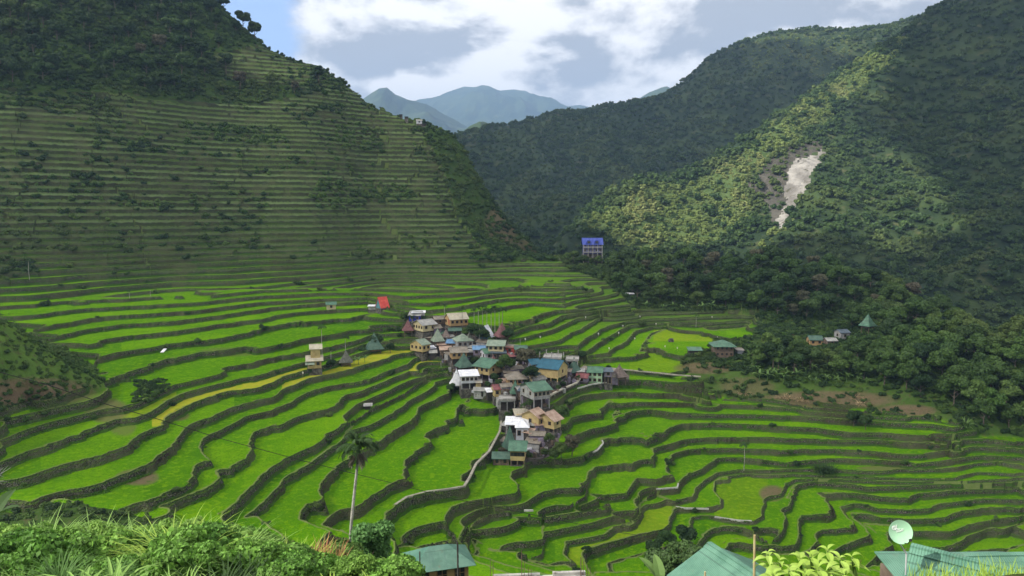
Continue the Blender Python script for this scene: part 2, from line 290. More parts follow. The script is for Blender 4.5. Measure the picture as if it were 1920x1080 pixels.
# hidden ground behind the crests
ANCH += [(-.72,600,120),(-.55,650,120),(-.40,640,130),(-.34,640,95),(-.26,620,75),(-.185,600,40),(-.13,590,25),(-.08,575,-15),(-.04,560,-45),(0,540,-75),(.05,520,-80),(.08,490,-55),
         (.12,500,-72),(.25,495,-85),(.35,480,-90),(.46,450,-85),(.53,420,-85),(.60,380,-80),(.70,340,-78),(.03,480,-52),(.42,325,-55),(.5,315,-55),(.12,600,-130),(.3,600,-130),(.5,560,-120),(.7,500,-110),
         (-.8,640,150),(0,640,-110),(-.1,650,-20),(-.3,660,60)]
pts = []
for k, ls in CT.items():
    for ln in ls:
        for j, (px, py) in enumerate(ln):
            if j % 3 == 0:
                a0 = acol(px, py)
                z = float(z_of(np.array([k - 0.3]), np.array([a0]))[0]); Yk = z / slope(py)
                pts.append((a0, math.log(Yk), z))
for px, py, Y in MAN: pts.append((acol(px, py), math.log(Y), slope(py) * Y))
for a0, Y, z in ANCH: pts.append((a0, math.log(Y), z))
P = np.array(pts)
def tps_fit(P, lam=2e-4):
    n = len(P); d = np.hypot(P[:, None, 0] - P[None, :, 0], P[:, None, 1] - P[None, :, 1])
    K = np.where(d > 0, d * d * np.log(np.maximum(d, 1e-9)), 0) + lam * np.eye(n)
    A = np.zeros((n + 3, n + 3)); A[:n, :n] = K; A[:n, n] = 1; A[:n, n + 1:] = P[:, :2]; A[n, :n] = 1; A[n + 1:, :n] = P[:, :2].T
    return np.linalg.solve(A, np.concatenate([P[:, 2], np.zeros(3)]))
def tps_eval(P, c, a, s):
    out = c[-3] + c[-2] * a + c[-1] * s
    for i in range(len(P)):
        d2 = (a - P[i, 0]) ** 2 + (s - P[i, 1]) ** 2
        out = out + c[i] * 0.5 * d2 * np.log(np.maximum(d2, 1e-12))
    return out
def bil(G, fi, fj):
    """bilinear sample G[row, col] at fractional rows fi, cols fj"""
    fi = np.clip(fi, 0, G.shape[0] - 1.001); fj = np.clip(fj, 0, G.shape[1] - 1.001)
    i = fi.astype(int); j = fj.astype(int); di = fi - i; dj = fj - j
    return (G[i, j] * (1 - di) + G[i + 1, j] * di) * (1 - dj) + (G[i, j + 1] * (1 - di) + G[i + 1, j + 1] * di) * dj
co = tps_fit(P)
AMIN, AMAX = -0.80, 0.80; SMIN, SMAX = math.log(15.0), math.log(660.0)
cA, cS = 200, 330
ga = np.linspace(AMIN, AMAX, cA); gs = np.linspace(SMIN, SMAX, cS)
GA, GS = np.meshgrid(ga, gs)
ZB = tps_eval(P, co, GA, GS)
def zbase(a, s): return bil(ZB, (s - SMIN) / (SMAX - SMIN) * (cS - 1), (a - AMIN) / (AMAX - AMIN) * (cA - 1))
TERR = [(-60,165),(200,172),(330,187),(450,197),(560,182),(560,160),(430,150),(400,105),(500,80),(620,122),(700,188),(790,236),(835,330),(855,400),(905,462),(960,484),(1060,484),(1130,522),(1200,582),(1425,582),(1415,632),(1345,640),(1310,668),(1275,672),(1290,700),(1330,735),(1450,750),(1600,762),(1760,782),(1850,815),(1990,815),(2100,1400),(-200,1400),(-200,770),(0,765),(150,728),(200,728),(180,690),(100,648),(30,612),(-60,590)]
TRACE = [(-60,584),(325,545),(480,540),(700,541),(960,545),(1130,560),(1420,572),(1420,632),(1345,640),(1310,668),(1275,672),(1290,700),(1330,735),(1450,750),(1600,762),(1760,782),(1850,815),(1990,815),(2100,1400),(-200,1400),(-200,770),(0,765),(150,728),(200,728),(180,690),(100,648),(30,612)]
# ---- solve the level field u on a finer grid
S0, S1 = math.log(112.0), math.log(470.0)
def solve_level(nA, nS, U):
    a = np.linspace(AMIN, AMAX, nA); s = np.linspace(S0, S1, nS); A, S = np.meshgrid(a, s)
    Yg = np.exp(S); zb = zbase(A, S); ub = u_of(zb, A)
    px, py = proj(A * Yg, Yg, zb)
    free = inpoly(px, py, TRACE) & (Yg > 118) & (Yg < 372) & (A < 0.745) & (A > -0.745)
    fixed = ~free; val = np.where(fixed, ub, 0)
    for k, ls in CT.items():
        for ln in ls:
            for (x0, y0), (x1, y1) in zip(ln[:-1], ln[1:]):
                m = 60; t = np.linspace(0, 1, m); X_ = x0 + (x1 - x0) * t; Yp = y0 + (y1 - y0) * t
                aa = np.array([acol(x, y) for x, y in zip(X_, Yp)]); sl = np.array([slope(y) for y in Yp])
                z = np.interp(k, kk, LC) * (1 - wright(aa)) + np.interp(k, kk, LR) * wright(aa)
                sv = np.log(z / sl)
                i = np.rint((sv - S0) / (S1 - S0) * (nS - 1)).astype(int); j = np.rint((aa - AMIN) / (AMAX - AMIN) * (nA - 1)).astype(int)
                ok = (i >= 0) & (i < nS) & (j >= 0) & (j < nA)
                fixed[i[ok], j[ok]] = True; val[i[ok], j[ok]] = k
    if U is None: U = ub.copy()
    else:
        fi, fj = np.meshgrid(np.linspace(0, U.shape[0] - 1, nS), np.linspace(0, U.shape[1] - 1, nA), indexing='ij'); U = bil(U, fi, fj)
    U = np.where(fixed, val, U)
    ii, jj = np.meshgrid(np.arange(nS), np.arange(nA), indexing='ij'); free = ~fixed
    red = free & ((ii + jj) % 2 == 0); blk = free & ((ii + jj) % 2 == 1)
    for m_ in (red, blk): m_[0] = m_[-1] = False; m_[:, 0] = m_[:, -1] = False
    for it in range(140):
        for m_ in (red, blk):
            L = np.zeros_like(U); L[1:-1, 1:-1] = 0.25 * (U[:-2, 1:-1] + U[2:, 1:-1] + U[1:-1, :-2] + U[1:-1, 2:])
            U = np.where(m_, U + 1.6 * (L - U), U)
    return U
U = None
for nA, nS in ((100, 90), (200, 180), (400, 360), (800, 720)): U = solve_level(nA, nS, U)
uA, uS = 800, 720
# ---- final grid
NC = 1320
acs = np.linspace(-0.775, 0.775, NC)
rows = np.concatenate([np.arange(math.log(3.0), math.log(16.0), 0.05), np.arange(math.log(16.0), math.log(112.0), 0.012), np.arange(math.log(112.0), math.log(300.0), 0.0016), np.arange(math.log(300.0), math.log(560.0), 0.00098), np.arange(math.log(560.0), math.log(650.0), 0.006)])
NR = len(rows)
A, S = np.meshgrid(acs, rows); Yg = np.exp(S); Xg = A * Yg
zb = np.where(Yg < 16, -0.5375 * Yg, zbase(A, S))
PX, PY = proj(Xg, Yg, zb)
terr = inpoly(PX, PY, TERR) & (Yg > 118) & (Yg < 556) & (np.abs(A) < 0.77)
inU = (S > S0) & (S < S1)
fi = (S - S0) / (S1 - S0) * (uS - 1); fj = (A - AMIN) / (AMAX - AMIN) * (uA - 1)
u = np.where(inU, bil(U, fi, fj), u_of(zb, A))
# natural wander of the contours, terrace blocks stepping against each other on the high slope
up = np.clip((u - 22) / 5, 0, 1)
u = u + vnoise(Xg / 9, Yg / 9, 3, 3) * (0.13 + 0.12 * up) + up * 0.95 * vnoise(Xg / 38, Yg / 38, 8, 4) + vnoise(Xg / 2.2, Yg / 2.2, 4, 2) * 0.04 * np.clip(300 / Yg, .5, 1.5) * (1 - up)
blk = np.floor((A + 0.03 * vnoise(u * 0.45 + 3, A * 6, 9, 2)) * 21 + 0.5)
hsh = np.sin(blk * 127.1 + 31.7) * 43758.5453; hsh = hsh - np.floor(hsh)
u = u + np.clip((u - 26) / 3, 0, 1) * (hsh - 0.5) * 1.0
# distance-true gradient
gy = np.gradient(u, axis=0) / np.gradient(S, axis=0) / Yg
gx = np.gradient(u, axis=1) / (acs[1] - acs[0]) / Yg
g = np.sqrt(gx * gx + gy * gy) + 1e-4
kf = np.floor(u); fr = u - kf
w_ = np.maximum(0.75, 0.0030 * Yg); wu = np.minimum(w_ * g, 0.46)
t = np.clip(1 - (1 - fr) / wu, 0, 1)
ts = t * t * (3 - 2 * t) * 0.35 + t * 0.65
z0 = z_of(kf, A); z1 = z_of(kf + 1, A)
rim = np.clip(1 - (fr / g) / np.maximum(0.55, 0.003 * Yg), 0, 1)
zt = z0 + (z1 - z0) * ts + 0.22 * (rim > 0.01) * np.minimum(1, rim * 3)
# the upper terraces follow the slope less exactly
nat = zb + vnoise(Xg / 16, Yg / 16, 11, 5) * 2.2 * np.clip((Yg - 60) / 100, 0.15, 1) + vnoise(Xg / 3, Yg / 3, 12, 3) * 0.5
lowk = terr.astype(float)
for _ in range(2):
    lowk[1:-1, 1:-1] = 0.2 * (lowk[1:-1, 1:-1] + lowk[:-2, 1:-1] + lowk[2:, 1:-1] + lowk[1:-1, :-2] + lowk[1:-1, 2:])
zt = zt * lowk + nat * (1 - lowk)
FX = (NR, NC)
def gidx(Yv): return np.interp(np.log(Yv), rows, np.arange(NR))
def ground(x, y):
    a_ = x / y; fi = gidx(np.array([y])); fj = np.array([(a_ - acs[0]) / (acs[1] - acs[0])])
    return float(bil(zt, fi, fj)[0])
PXt, PYt = proj(Xg, Yg, zt)
HORY = np.minimum.accumulate(PYt, axis=0)      # running skyline per column: visibility test
def hit(px, py):
    """first ground point seen at that place in the photograph"""
    j = int(np.clip(round((acol(px, py) - acs[0]) / (acs[1] - acs[0])), 0, NC - 1))
    col = PYt[:, j]; idx = np.where(col <= py)[0]
    i = int(idx[0]) if len(idx) else int(np.argmin(col))
    Y = float(math.exp(rows[i])); return (acol(px, py) * Y, Y, float(zt[i, j]))
V = np.stack([Xg, Yg, zt], -1).reshape(-1, 3)
# ---- surface attributes (what grows or stands where)
h2 = np.sin(kf * 12.9898 + np.floor(A * 5 + 0.35 * kf) * 78.233) * 43758.5453; h2 = h2 - np.floor(h2)
field = (t < 0.02)
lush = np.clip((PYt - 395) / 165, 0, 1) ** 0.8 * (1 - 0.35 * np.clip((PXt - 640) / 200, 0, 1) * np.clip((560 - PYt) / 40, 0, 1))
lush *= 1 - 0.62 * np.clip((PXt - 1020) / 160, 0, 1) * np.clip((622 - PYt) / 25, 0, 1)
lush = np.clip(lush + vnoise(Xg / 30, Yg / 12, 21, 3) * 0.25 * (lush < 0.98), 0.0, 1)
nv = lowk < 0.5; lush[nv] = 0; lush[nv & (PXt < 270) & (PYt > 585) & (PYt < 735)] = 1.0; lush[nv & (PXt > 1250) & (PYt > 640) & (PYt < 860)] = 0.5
ripe = np.zeros_like(A)
def rg(k, x0, x1, y0, y1, v):
    m_ = (kf == k) & (PXt > x0) & (PXt < x1) & (PYt > y0) & (PYt < y1) & terr; ripe[m_] = v
rg(15, 285, 600, 690, 800, 1.0); rg(14, 528, 782, 645, 736, 1.0); rg(12, 768, 856, 670, 700, 1.0); rg(16, 225, 330, 700, 790, 0.35)
rg(12, 1225, 1340, 600, 640, 0.35); rg(11, 1180, 1300, 600, 700, 0.16); rg(0, 1340, 1440, 880, 980, 0.15); rg(1, 1060, 1260, 940, 1060, 0.3)
dry = np.zeros_like(A)
def ell(cx, cy, rx, ry, v):
    d = ((PXt - cx) / rx) ** 2 + ((PYt - cy) / ry) ** 2; dry[:] = np.maximum(dry, v * np.clip(1.6 - d * 1.2, 0, 1))
ell(1448, 925, 26, 16, .9); ell(258, 895, 42, 16, .9); ell(1400, 800, 28, 4, .8); ell(1660, 878, 60, 5, .6); ell(335, 780, 22, 10, .7); ell(430, 660, 70, 10, .45)
ell(1550, 750, 140, 18, .85); ell(1700, 770, 60, 12, .9); ell(1320, 690, 60, 12, .8); ell(1400, 725, 60, 20, .55); ell(60, 735, 130, 28, .9); ell(200, 770, 45, 25, .7); ell(230, 800, 30, 20, .5); ell(1480, 640, 60, 22, .6); ell(940, 425, 34, 46, .75); ell(985, 465, 30, 18, .6)
plaza = inpoly(PXt, PYt, [(1018,738),(1000,722),(1060,706),(1110,706),(1085,716),(1050,729)]) | inpoly(PXt, PYt, [(765,608),(800,600),(880,606),(900,630),(950,640),(975,662),(1060,686),(1180,703),(1180,716),(1100,716),(1030,745),(1012,790),(1050,815),(1045,850),(1000,868),(960,862),(950,800),(955,780),(930,748),(880,734),(850,722),(846,700),(850,688),(815,668),(790,662),(800,650),(800,640),(775,628)])
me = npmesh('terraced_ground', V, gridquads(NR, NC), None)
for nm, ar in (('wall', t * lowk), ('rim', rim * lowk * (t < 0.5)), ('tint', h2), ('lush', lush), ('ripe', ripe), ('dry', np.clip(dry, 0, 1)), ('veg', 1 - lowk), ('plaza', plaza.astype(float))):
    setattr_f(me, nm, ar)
m = bpy.data.materials.new('terraces'); m.use_nodes = True; q = NT(m.node_tree)
geo = q.n('ShaderNodeNewGeometry'); pos = geo.outputs['Position']
def attr(n_): return q.n('ShaderNodeAttribute', attribute_name=n_).outputs['Fac']
aw, ar, ati, al, ari, ad, av, ap = [attr(x) for x in ('wall', 'rim', 'tint', 'lush', 'ripe', 'dry', 'veg', 'plaza')]
nf = q.noise(pos, 2.2, 5, 0.7); nm_ = q.noise(pos, 0.28, 4, 0.6); nl = q.noise(pos, 0.06, 3, 0.5); nff = q.noise(pos, 9.0, 3, 0.7)
nmid = q.noise(pos, 0.8, 4, 0.65)
# rice
rice = q.mix(ati, (0.030, 0.115, 0.002), (0.125, 0.275, 0.003))
rice = q.mix(q.ss(nl, 0.35, 0.65), rice, (0.068, 0.190, 0.002))
rice = q.mix(q.math('MULTIPLY', q.ss(nm_, 0.42, 0.70), 0.45), rice, (0.125, 0.270, 0.003))
rice = q.mix(q.math('MULTIPLY', q.ss(nf, 0.46, 0.64), 0.6), rice, (0.032, 0.110, 0.002))
rice = q.mix(q.math('MULTIPLY', q.ss(nmid, 0.50, 0.64), 0.60), rice, (0.150, 0.280, 0.004))
rice = q.mix(q.math('MULTIPLY', q.ss(q.noise(pos, 0.14, 5, 0.65), 0.52, 0.66), 0.35), rice, (0.036, 0.120, 0.005))
rice = q.mix(q.math('MULTIPLY', q.ss(nff, 0.52, 0.74), 0.35), rice, (0.19, 0.36, 0.02))
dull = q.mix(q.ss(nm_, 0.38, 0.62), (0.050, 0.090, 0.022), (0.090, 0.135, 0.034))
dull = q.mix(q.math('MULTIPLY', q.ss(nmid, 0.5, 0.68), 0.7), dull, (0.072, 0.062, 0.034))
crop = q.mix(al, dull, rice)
yel = q.mix(q.ss(nmid, 0.35, 0.65), (0.24, 0.29, 0.015), (0.32, 0.31, 0.030))
yel = q.mix(q.ss(nm_, 0.52, 0.75), yel, (0.22, 0.32, 0.015))
crop = q.mix(ari, crop, yel)
soil = q.mix(nf, (0.085, 0.060, 0.036), (0.19, 0.14, 0.09))
soil = q.mix(q.ss(nmid, 0.5, 0.7), soil, (0.07, 0.09, 0.03))
# earth and grass of uncultivated slopes
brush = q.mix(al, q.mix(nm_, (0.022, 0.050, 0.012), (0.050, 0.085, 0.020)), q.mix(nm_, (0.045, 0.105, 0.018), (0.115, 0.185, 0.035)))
brush = q.mix(q.ss(nmid, 0.52, 0.7), brush, (0.075, 0.075, 0.035))
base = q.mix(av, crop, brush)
base = q.mix(q.math('MULTIPLY', ad, q.ss(q.math('ADD', ad, nmid), 0.62, 1.05)), base, soil)
# walls of piled stone
vor = q.n('ShaderNodeTexVoronoi', {'Vector': pos, 'Scale': 3.6, 'Randomness': 1.0}, feature='F1')
voc = q.n('ShaderNodeTexVoronoi', {'Vector': pos, 'Scale': 3.6}, feature='F1').outputs['Color']
vs = q.n('ShaderNodeSeparateColor', {0: voc}).outputs[0]
stone = q.mix(vs, (0.090, 0.084, 0.072), (0.185, 0.172, 0.145))
stone = q.mix(q.ss(vor.outputs['Distance'], 0.32, 0.60), stone, (0.030, 0.030, 0.024))
stone = q.mix(q.math('MULTIPLY', q.ss(nmid, 0.40, 0.60), 0.8), stone, (0.052, 0.078, 0.026))
stone = q.mix(q.math('MULTIPLY', q.ss(nf, 0.50, 0.66), 0.5), stone, (0.095, 0.120, 0.045))
stone = q.mix(q.ss(q.math('SUBTRACT', 0.46, q.math('ADD', aw, q.math('MULTIPLY', q.math('SUBTRACT', nmid, 0.5), 0.7))), 0.0, 0.12), stone, (0.050, 0.115, 0.014))
stone = q.mix(q.math('MULTIPLY', q.ss(nl, 0.50, 0.66), 0.5), stone, (0.060, 0.045, 0.032))
stone = q.mix(q.math('MULTIPLY', q.math('SUBTRACT', 1.0, al), 0.80), stone, q.mix(nmid, (0.020, 0.034, 0.014), (0.070, 0.062, 0.042)))
rimc = q.mix(nmid, (0.085, 0.150, 0.022), (0.20, 0.20, 0.10))
rimc = q.mix(q.math('SUBTRACT', 1.0, al), rimc, q.mix(nmid, (0.075, 0.120, 0.032), (0.14, 0.165, 0.060)))
base = q.mix(q.math('MULTIPLY', q.ss(ar, 0.12, 0.35), 0.85), base, rimc)
topgrass = q.math('MULTIPLY', q.math('SUBTRACT', 1.0, al), q.ss(q.math('ADD', aw, q.math('MULTIPLY', q.math('SUBTRACT', nm_, 0.5), 0.5)), 0.50, 0.62))
stone = q.mix(topgrass, stone, q.mix(ati, q.mix(nm_, (0.055, 0.095, 0.028), (0.10, 0.145, 0.045)), q.mix(nm_, (0.12, 0.195, 0.065), (0.20, 0.26, 0.12))))
stone = q.mix(q.math('MULTIPLY', q.ss(q.noise(pos, 0.09, 4, 0.6), 0.48, 0.62), 0.55), stone, q.mix(nmid, (0.060, 0.095, 0.026), (0.14, 0.125, 0.085)))
iswall = q.ss(q.math('ADD', aw, q.math('MULTIPLY', q.math('SUBTRACT', nmid, 0.5), 0.10)), 0.045, 0.10)
stone = q.mix(q.ss(q.math('ADD', aw, q.math('MULTIPLY', q.math('SUBTRACT', nmid, 0.5), 0.5)), 0.74, 0.90), stone, (0.085, 0.150, 0.025))
base = q.mix(iswall, base, stone)
conc = q.mix(nm_, (0.055, 0.047, 0.045), (0.17, 0.15, 0.14)); conc = q.mix(q.ss(nmid, 0.5, 0.62), conc, (0.035, 0.04, 0.025))
base = q.mix(ap, base, conc)
bh = q.math('ADD', q.math('MULTIPLY', nf, 0.6), q.math('MULTIPLY', q.math('MULTIPLY', vor.outputs['Distance'], iswall), -1.2))
bh = q.math('ADD', bh, q.math('MULTIPLY', nff, 0.35))
bump = q.n('ShaderNodeBump', {'Strength': 0.9, 'Distance': 0.35, 'Height': bh})
bs = q.n('ShaderNodeBsdfPrincipled', {'Base Color': base, 'Roughness': 1.0, 'Specular IOR Level': 0.0, 'Normal': bump.outputs[0]})
q.n('ShaderNodeOutputMaterial', {0: bs.outputs[0]})
me.materials.append(m)
go = bpy.data.objects.new('terraced_ground', me); C.objects.link(go); tag(go, kind='structure')
# ================================================================ FORESTED MOUNTAINS
def mat_simple(name, c1, c2, scale=1.0, rough=0.85, c3=None, spec=0.2, bump=0.0, obj=False, detail=5):
    m = bpy.data.materials.new(name); m.use_nodes = True; q = NT(m.node_tree)
    if obj: v = q.n('ShaderNodeTexCoord').outputs['Object']
    else: v = q.n('ShaderNodeNewGeometry').outputs['Position']
    nz = q.noise(v, scale, detail, 0.6)
    col = q.mix(q.ss(nz, 0.35, 0.65), c1, c2)
    if c3: col = q.mix(q.ss(q.noise(v, scale * 3.1, 4, 0.6), 0.56, 0.70), col, c3)
    d = {'Base Color': col, 'Roughness': rough, 'Specular IOR Level': spec}
    if bump: d['Normal'] = q.n('ShaderNodeBump', {'Strength': 0.8, 'Distance': bump, 'Height': q.noise(v, scale * 5, 4, 0.6)}).outputs[0]
    bs = q.n('ShaderNodeBsdfPrincipled', d); q.n('ShaderNodeOutputMaterial', {0: bs.outputs[0]})
    return m
def leafmat(name, c1, c2, c3, var=0.35, trans=0.25):
    m = bpy.data.materials.new(name); m.use_nodes = True; q = NT(m.node_tree)
    g_ = q.n('ShaderNodeNewGeometry'); oi = q.n('ShaderNodeObjectInfo')
    nz = q.noise(g_.outputs['Position'], 0.9, 3, 0.6)
    nb = q.noise(q.n('ShaderNodeVectorMath', {0: oi.outputs['Location'], 'Scale': 0.02}, operation='SCALE').outputs[0], 1.0, 3, 0.5)
    col = q.mix(oi.outputs['Random'], c1, c2)
    col = q.mix(q.ss(nb, 0.48, 0.66), col, c3)
    rnd = g_.outputs['Random Per Island']
    hsv = q.n('ShaderNodeHueSaturation', {'Hue': 0.5, 'Saturation': 1.0, 'Value': q.math('ADD', 1.0 - var, q.math('MULTIPLY', q.math('ADD', nz, rnd), var)), 'Fac': 1.0, 'Color': col}).outputs[0]
    d = q.n('ShaderNodeBsdfPrincipled', {'Base Color': hsv, 'Roughness': 0.6, 'Specular IOR Level': 0.25})
    tr = q.n('ShaderNodeBsdfTranslucent', {'Color': hsv})
    mx = q.n('ShaderNodeMixShader', {0: trans, 1: d.outputs[0], 2: tr.outputs[0]})
    q.n('ShaderNodeOutputMaterial', {0: mx.outputs[0]})
    return m
M = {}
M['forest_floor'] = mat_simple('forest_floor', (0.014, 0.030, 0.010), (0.040, 0.066, 0.018), 0.02, c3=(0.07, 0.08, 0.03), bump=1.5)
M['scar'] = mat_simple('landslide_rock', (0.16, 0.15, 0.135), (0.33, 0.315, 0.29), 0.05, c3=(0.08, 0.075, 0.05), bump=4.0)
M['cliff'] = mat_simple('dark_cliff', (0.045, 0.042, 0.034), (0.095, 0.088, 0.072), 0.05, c3=(0.05, 0.07, 0.025), bump=4.0)
MB_ = [ # (px,py,Y) visible slopes and crests
 (1750,560,520),(1900,600,480),(1800,450,620),(1850,300,760),(1900,150,880),(1900,0,980),(1920,-80,1030),(2050,500,560),(2050,300,700),(2050,100,850),(2050,-60,980),
 (1700,500,600),(1700,350,760),(1700,200,900),(1740,45,1080),(1600,450,620),(1600,300,800),(1600,180,930),(1600,125,1000),(1500,440,640),(1500,350,740),(1520,280,800),(1500,205,900),(1820,0,1090),
 (1400,265,840),(1300,330,790),(1200,365,760),(1140,400,740),(1060,460,720),(1300,400,745),(1300,450,700),(1400,400,735),(1420,465,660),(1200,440,700),(1450,400,720),(1100,470,690),
 (870,285,1350),(900,255,1400),(1000,230,1450),(1130,205,1500),(1280,180,1520),(1340,110,1500),(1450,75,1500),(1600,65,1520),(1680,55,1560),(1730,38,1600),(1800,20,1700),
 (900,400,1150),(1000,400,1100),(1100,330,1180),(1200,280,1250),(1000,300,1280),(950,450,900),(1050,430,900),(1300,230,1300),(1400,200,1250),(1500,150,1320),(1300,300,1150),(1150,390,960),(860,350,1250),(820,330,1300)]
AB = [(-.3,700,-60),(-.15,700,-110),(0,640,-140),(.1,600,-140),(.2,600,-135),(.3,580,-130),(.4,520,-120),(.5,470,-115),(.6,430,-110),(.75,400,-100),
      (.31,1000,20),(.24,950,-10),(.17,900,-30),(.1,850,-60),(.40,1120,70),(.48,1250,170),(.0,1900,60),(.2,1900,120),(.4,1900,220),(-.1,1900,20),(-.3,1900,-40),(-.3,1300,0),(.6,1500,380),(.75,1500,400),(.7,1900,380),(-.3,1000,-60),(-.15,1250,30),(.55,1900,330)]
PB = np.array([(acol(x, y), math.log(Y), slope(y) * Y) for x, y, Y in MB_] + [(a_, math.log(Y), z) for a_, Y, z in AB])
cb = tps_fit(PB, 1e-4)
bA = np.linspace(-0.32, 0.80, 420); bS = np.linspace(math.log(400), math.log(1900), 330)
BA, BS = np.meshgrid(bA, bS); BY = np.exp(BS); BX = BA * BY
BZ = tps_eval(PB, cb, BA, BS)
rdg = 1 - np.abs(vnoise(BX / 150, BY / 150, 41, 4)) * 2
BZ = BZ + rdg * 14 + vnoise(BX / 60, BY / 60, 42, 4) * 9
def bground(x, y):
    fi = (np.log(y) - bS[0]) / (bS[1] - bS[0]); fj = (x / y - bA[0]) / (bA[1] - bA[0]); return bil(BZ, fi, fj)
BPX, BPY = proj(BX, BY, BZ)
scarp = inpoly(BPX + vnoise(BX/14, BY/14, 5, 3) * 16, BPY + vnoise(BX/14, BY/14, 6, 3) * 12, [(1538,272),(1544,284),(1532,318),(1512,352),(1492,380),(1476,408),(1452,440),(1464,402),(1474,368),(1478,330),(1496,296),(1524,290)])
bare = inpoly(BPX + vnoise(BX/20, BY/20, 7, 3) * 14, BPY + vnoise(BX/20, BY/20, 8, 3) * 12, [(1542,262),(1500,270),(1450,300),(1410,330),(1404,352),(1440,400),(1446,425),(1466,400),(1480,372),(1485,330),(1500,300),(1530,288)])
mb = npmesh('mountainside', np.stack([BX, BY, BZ], -1).reshape(-1, 3), gridquads(*BZ.shape), M['forest_floor'], True)
mb.materials.append(M['scar']); mb.materials.append(M['cliff']); mb.materials.append(mat_simple('ridge_grass_lit', (0.045, 0.078, 0.020), (0.080, 0.118, 0.034), 0.05, c3=(0.07, 0.10, 0.03), bump=1.5))  # ridge grass, its colour lightened to look sunlit
rgf = (inpoly(BPX + vnoise(BX/25, BY/25, 15, 4) * 34, BPY + vnoise(BX/25, BY/25, 16, 4) * 26, [(1640,110),(1590,128),(1500,205),(1330,325),(1200,360),(1120,396),(1110,440),(1200,470),(1330,465),(1400,420),(1405,350),(1440,300),(1530,255),(1600,185)]) & (BY < 1150))[:-1, :-1]  # ground faces that take the sun-lightened grass colour
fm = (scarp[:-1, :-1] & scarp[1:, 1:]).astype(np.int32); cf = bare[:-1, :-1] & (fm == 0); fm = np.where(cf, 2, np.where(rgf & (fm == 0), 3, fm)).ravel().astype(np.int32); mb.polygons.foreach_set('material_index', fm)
ob = bpy.data.objects.new('mountainside', mb); C.objects.link(ob); tag(ob, kind='structure')
# ---- far ranges
M['far_forest'] = mat_simple('far_forest', (0.018, 0.040, 0.022), (0.040, 0.066, 0.028), 0.006, c3=(0.06, 0.08, 0.03), bump=6.0)
def rangeline(name, crest, Y, depth, foot, seed, amp):
    xs = np.array([c[0] for c in crest], float); ys = np.array([c[1] for c in crest], float)
    n = 260; px = np.linspace(xs[0], xs[-1], n); py = np.interp(px, xs, ys)
    ca = np.array([acol(x, y) for x, y in zip(px, py)]); cz = np.array([slope(y) * Y for y in py])
    m_ = 90; d = np.linspace(-0.45, 1, m_)            # d=0 crest, 1 foot in front, negative behind
    D, Cx = np.meshgrid(d, np.arange(n), indexing='ij')
    YY = Y - D * depth; XX = ca[Cx] * Y + (D * depth) * 0.0
    ZZ = cz[Cx] - (cz[Cx] - foot) * np.abs(D) ** 1.15
    r_ = 1 - 2 * np.abs(vnoise(XX / (amp * 7), YY / (amp * 9), seed, 5))
    ZZ = ZZ + r_ * amp * 1.5 * np.clip(np.abs(D) * 5, 0.10, 1) + vnoise(XX / (amp * 0.8), YY / (amp * 0.8), seed + 3, 4) * amp * 0.10
    me_ = npmesh(name, np.stack([XX, YY, ZZ], -1).reshape(-1, 3), gridquads(m_, n)[:, ::-1], M['far_forest'], True)
    o = bpy.data.objects.new(name, me_); C.objects.link(o); tag(o, kind='structure')
    return o
rangeline('hills', [(790,300),(835,285),(862,262),(885,240),(906,230),(925,238),(960,262),(1020,290),(1080,320)], 2000, 500, -60, 71, 26)
rangeline('distant_mountain', [(560,260),(640,215),(690,180),(712,166),(726,164),(742,178),(765,188),(800,194),(830,212),(870,235),(910,262),(960,300)], 5200, 1300, -50, 72, 70)
rangeline('distant_mountain', [(640,290),(700,240),(740,215),(770,198),(790,190),(826,182),(850,171),(872,165),(920,165),(938,172),(962,170),(985,173),(1003,184),(1030,192),(1058,201),(1088,196),(1115,203),(1160,215),(1300,240)], 8000, 2400, -50, 73, 110)
rangeline('distant_mountain', [(1080,260),(1130,225),(1185,194),(1215,175),(1238,166),(1250,163),(1262,168),(1285,182),(1330,205),(1400,240)], 4600, 1200, -50, 74, 60)
# ground far beyond, down to the horizon
bpy.ops.mesh.primitive_grid_add(x_subdivisions=40, y_subdivisions=40, size=1)
gp = bpy.context.object; gp.name = 'ground'; gp.scale = (12800, 12300, 1); gp.location = (0, 5300, -175); gp.data.materials.append(M['forest_floor']); tag(gp, kind='structure')
# ---- haze
def haze():
    m = bpy.data.materials.new('haze'); m.use_nodes = True; q = NT(m.node_tree)
    v = q.n('ShaderNodeVolumePrincipled', {'Color': (0.40, 0.62, 1.0, 1), 'Density': HAZE, 'Anisotropy': 0.2})
    q.n('ShaderNodeOutputMaterial', {1: v.outputs[0]})
    x0, x1, y0, y1, z0, z1 = -6500, 6500, -1000, 11500, -177, 1430
    vs = [(x, y, z) for x in (x0, x1) for y in (y0, y1) for z in (z0, z1)]
    o = mobj('haze', vs, [(0, 1, 3, 2), (4, 6, 7, 5), (0, 4, 5, 1), (2, 3, 7, 6), (0, 2, 6, 4), (1, 5, 7, 3)], m); tag(o, kind='stuff', label='thin blue haze filling the valley air', cat='haze')
HAZE = 0.000135
haze()
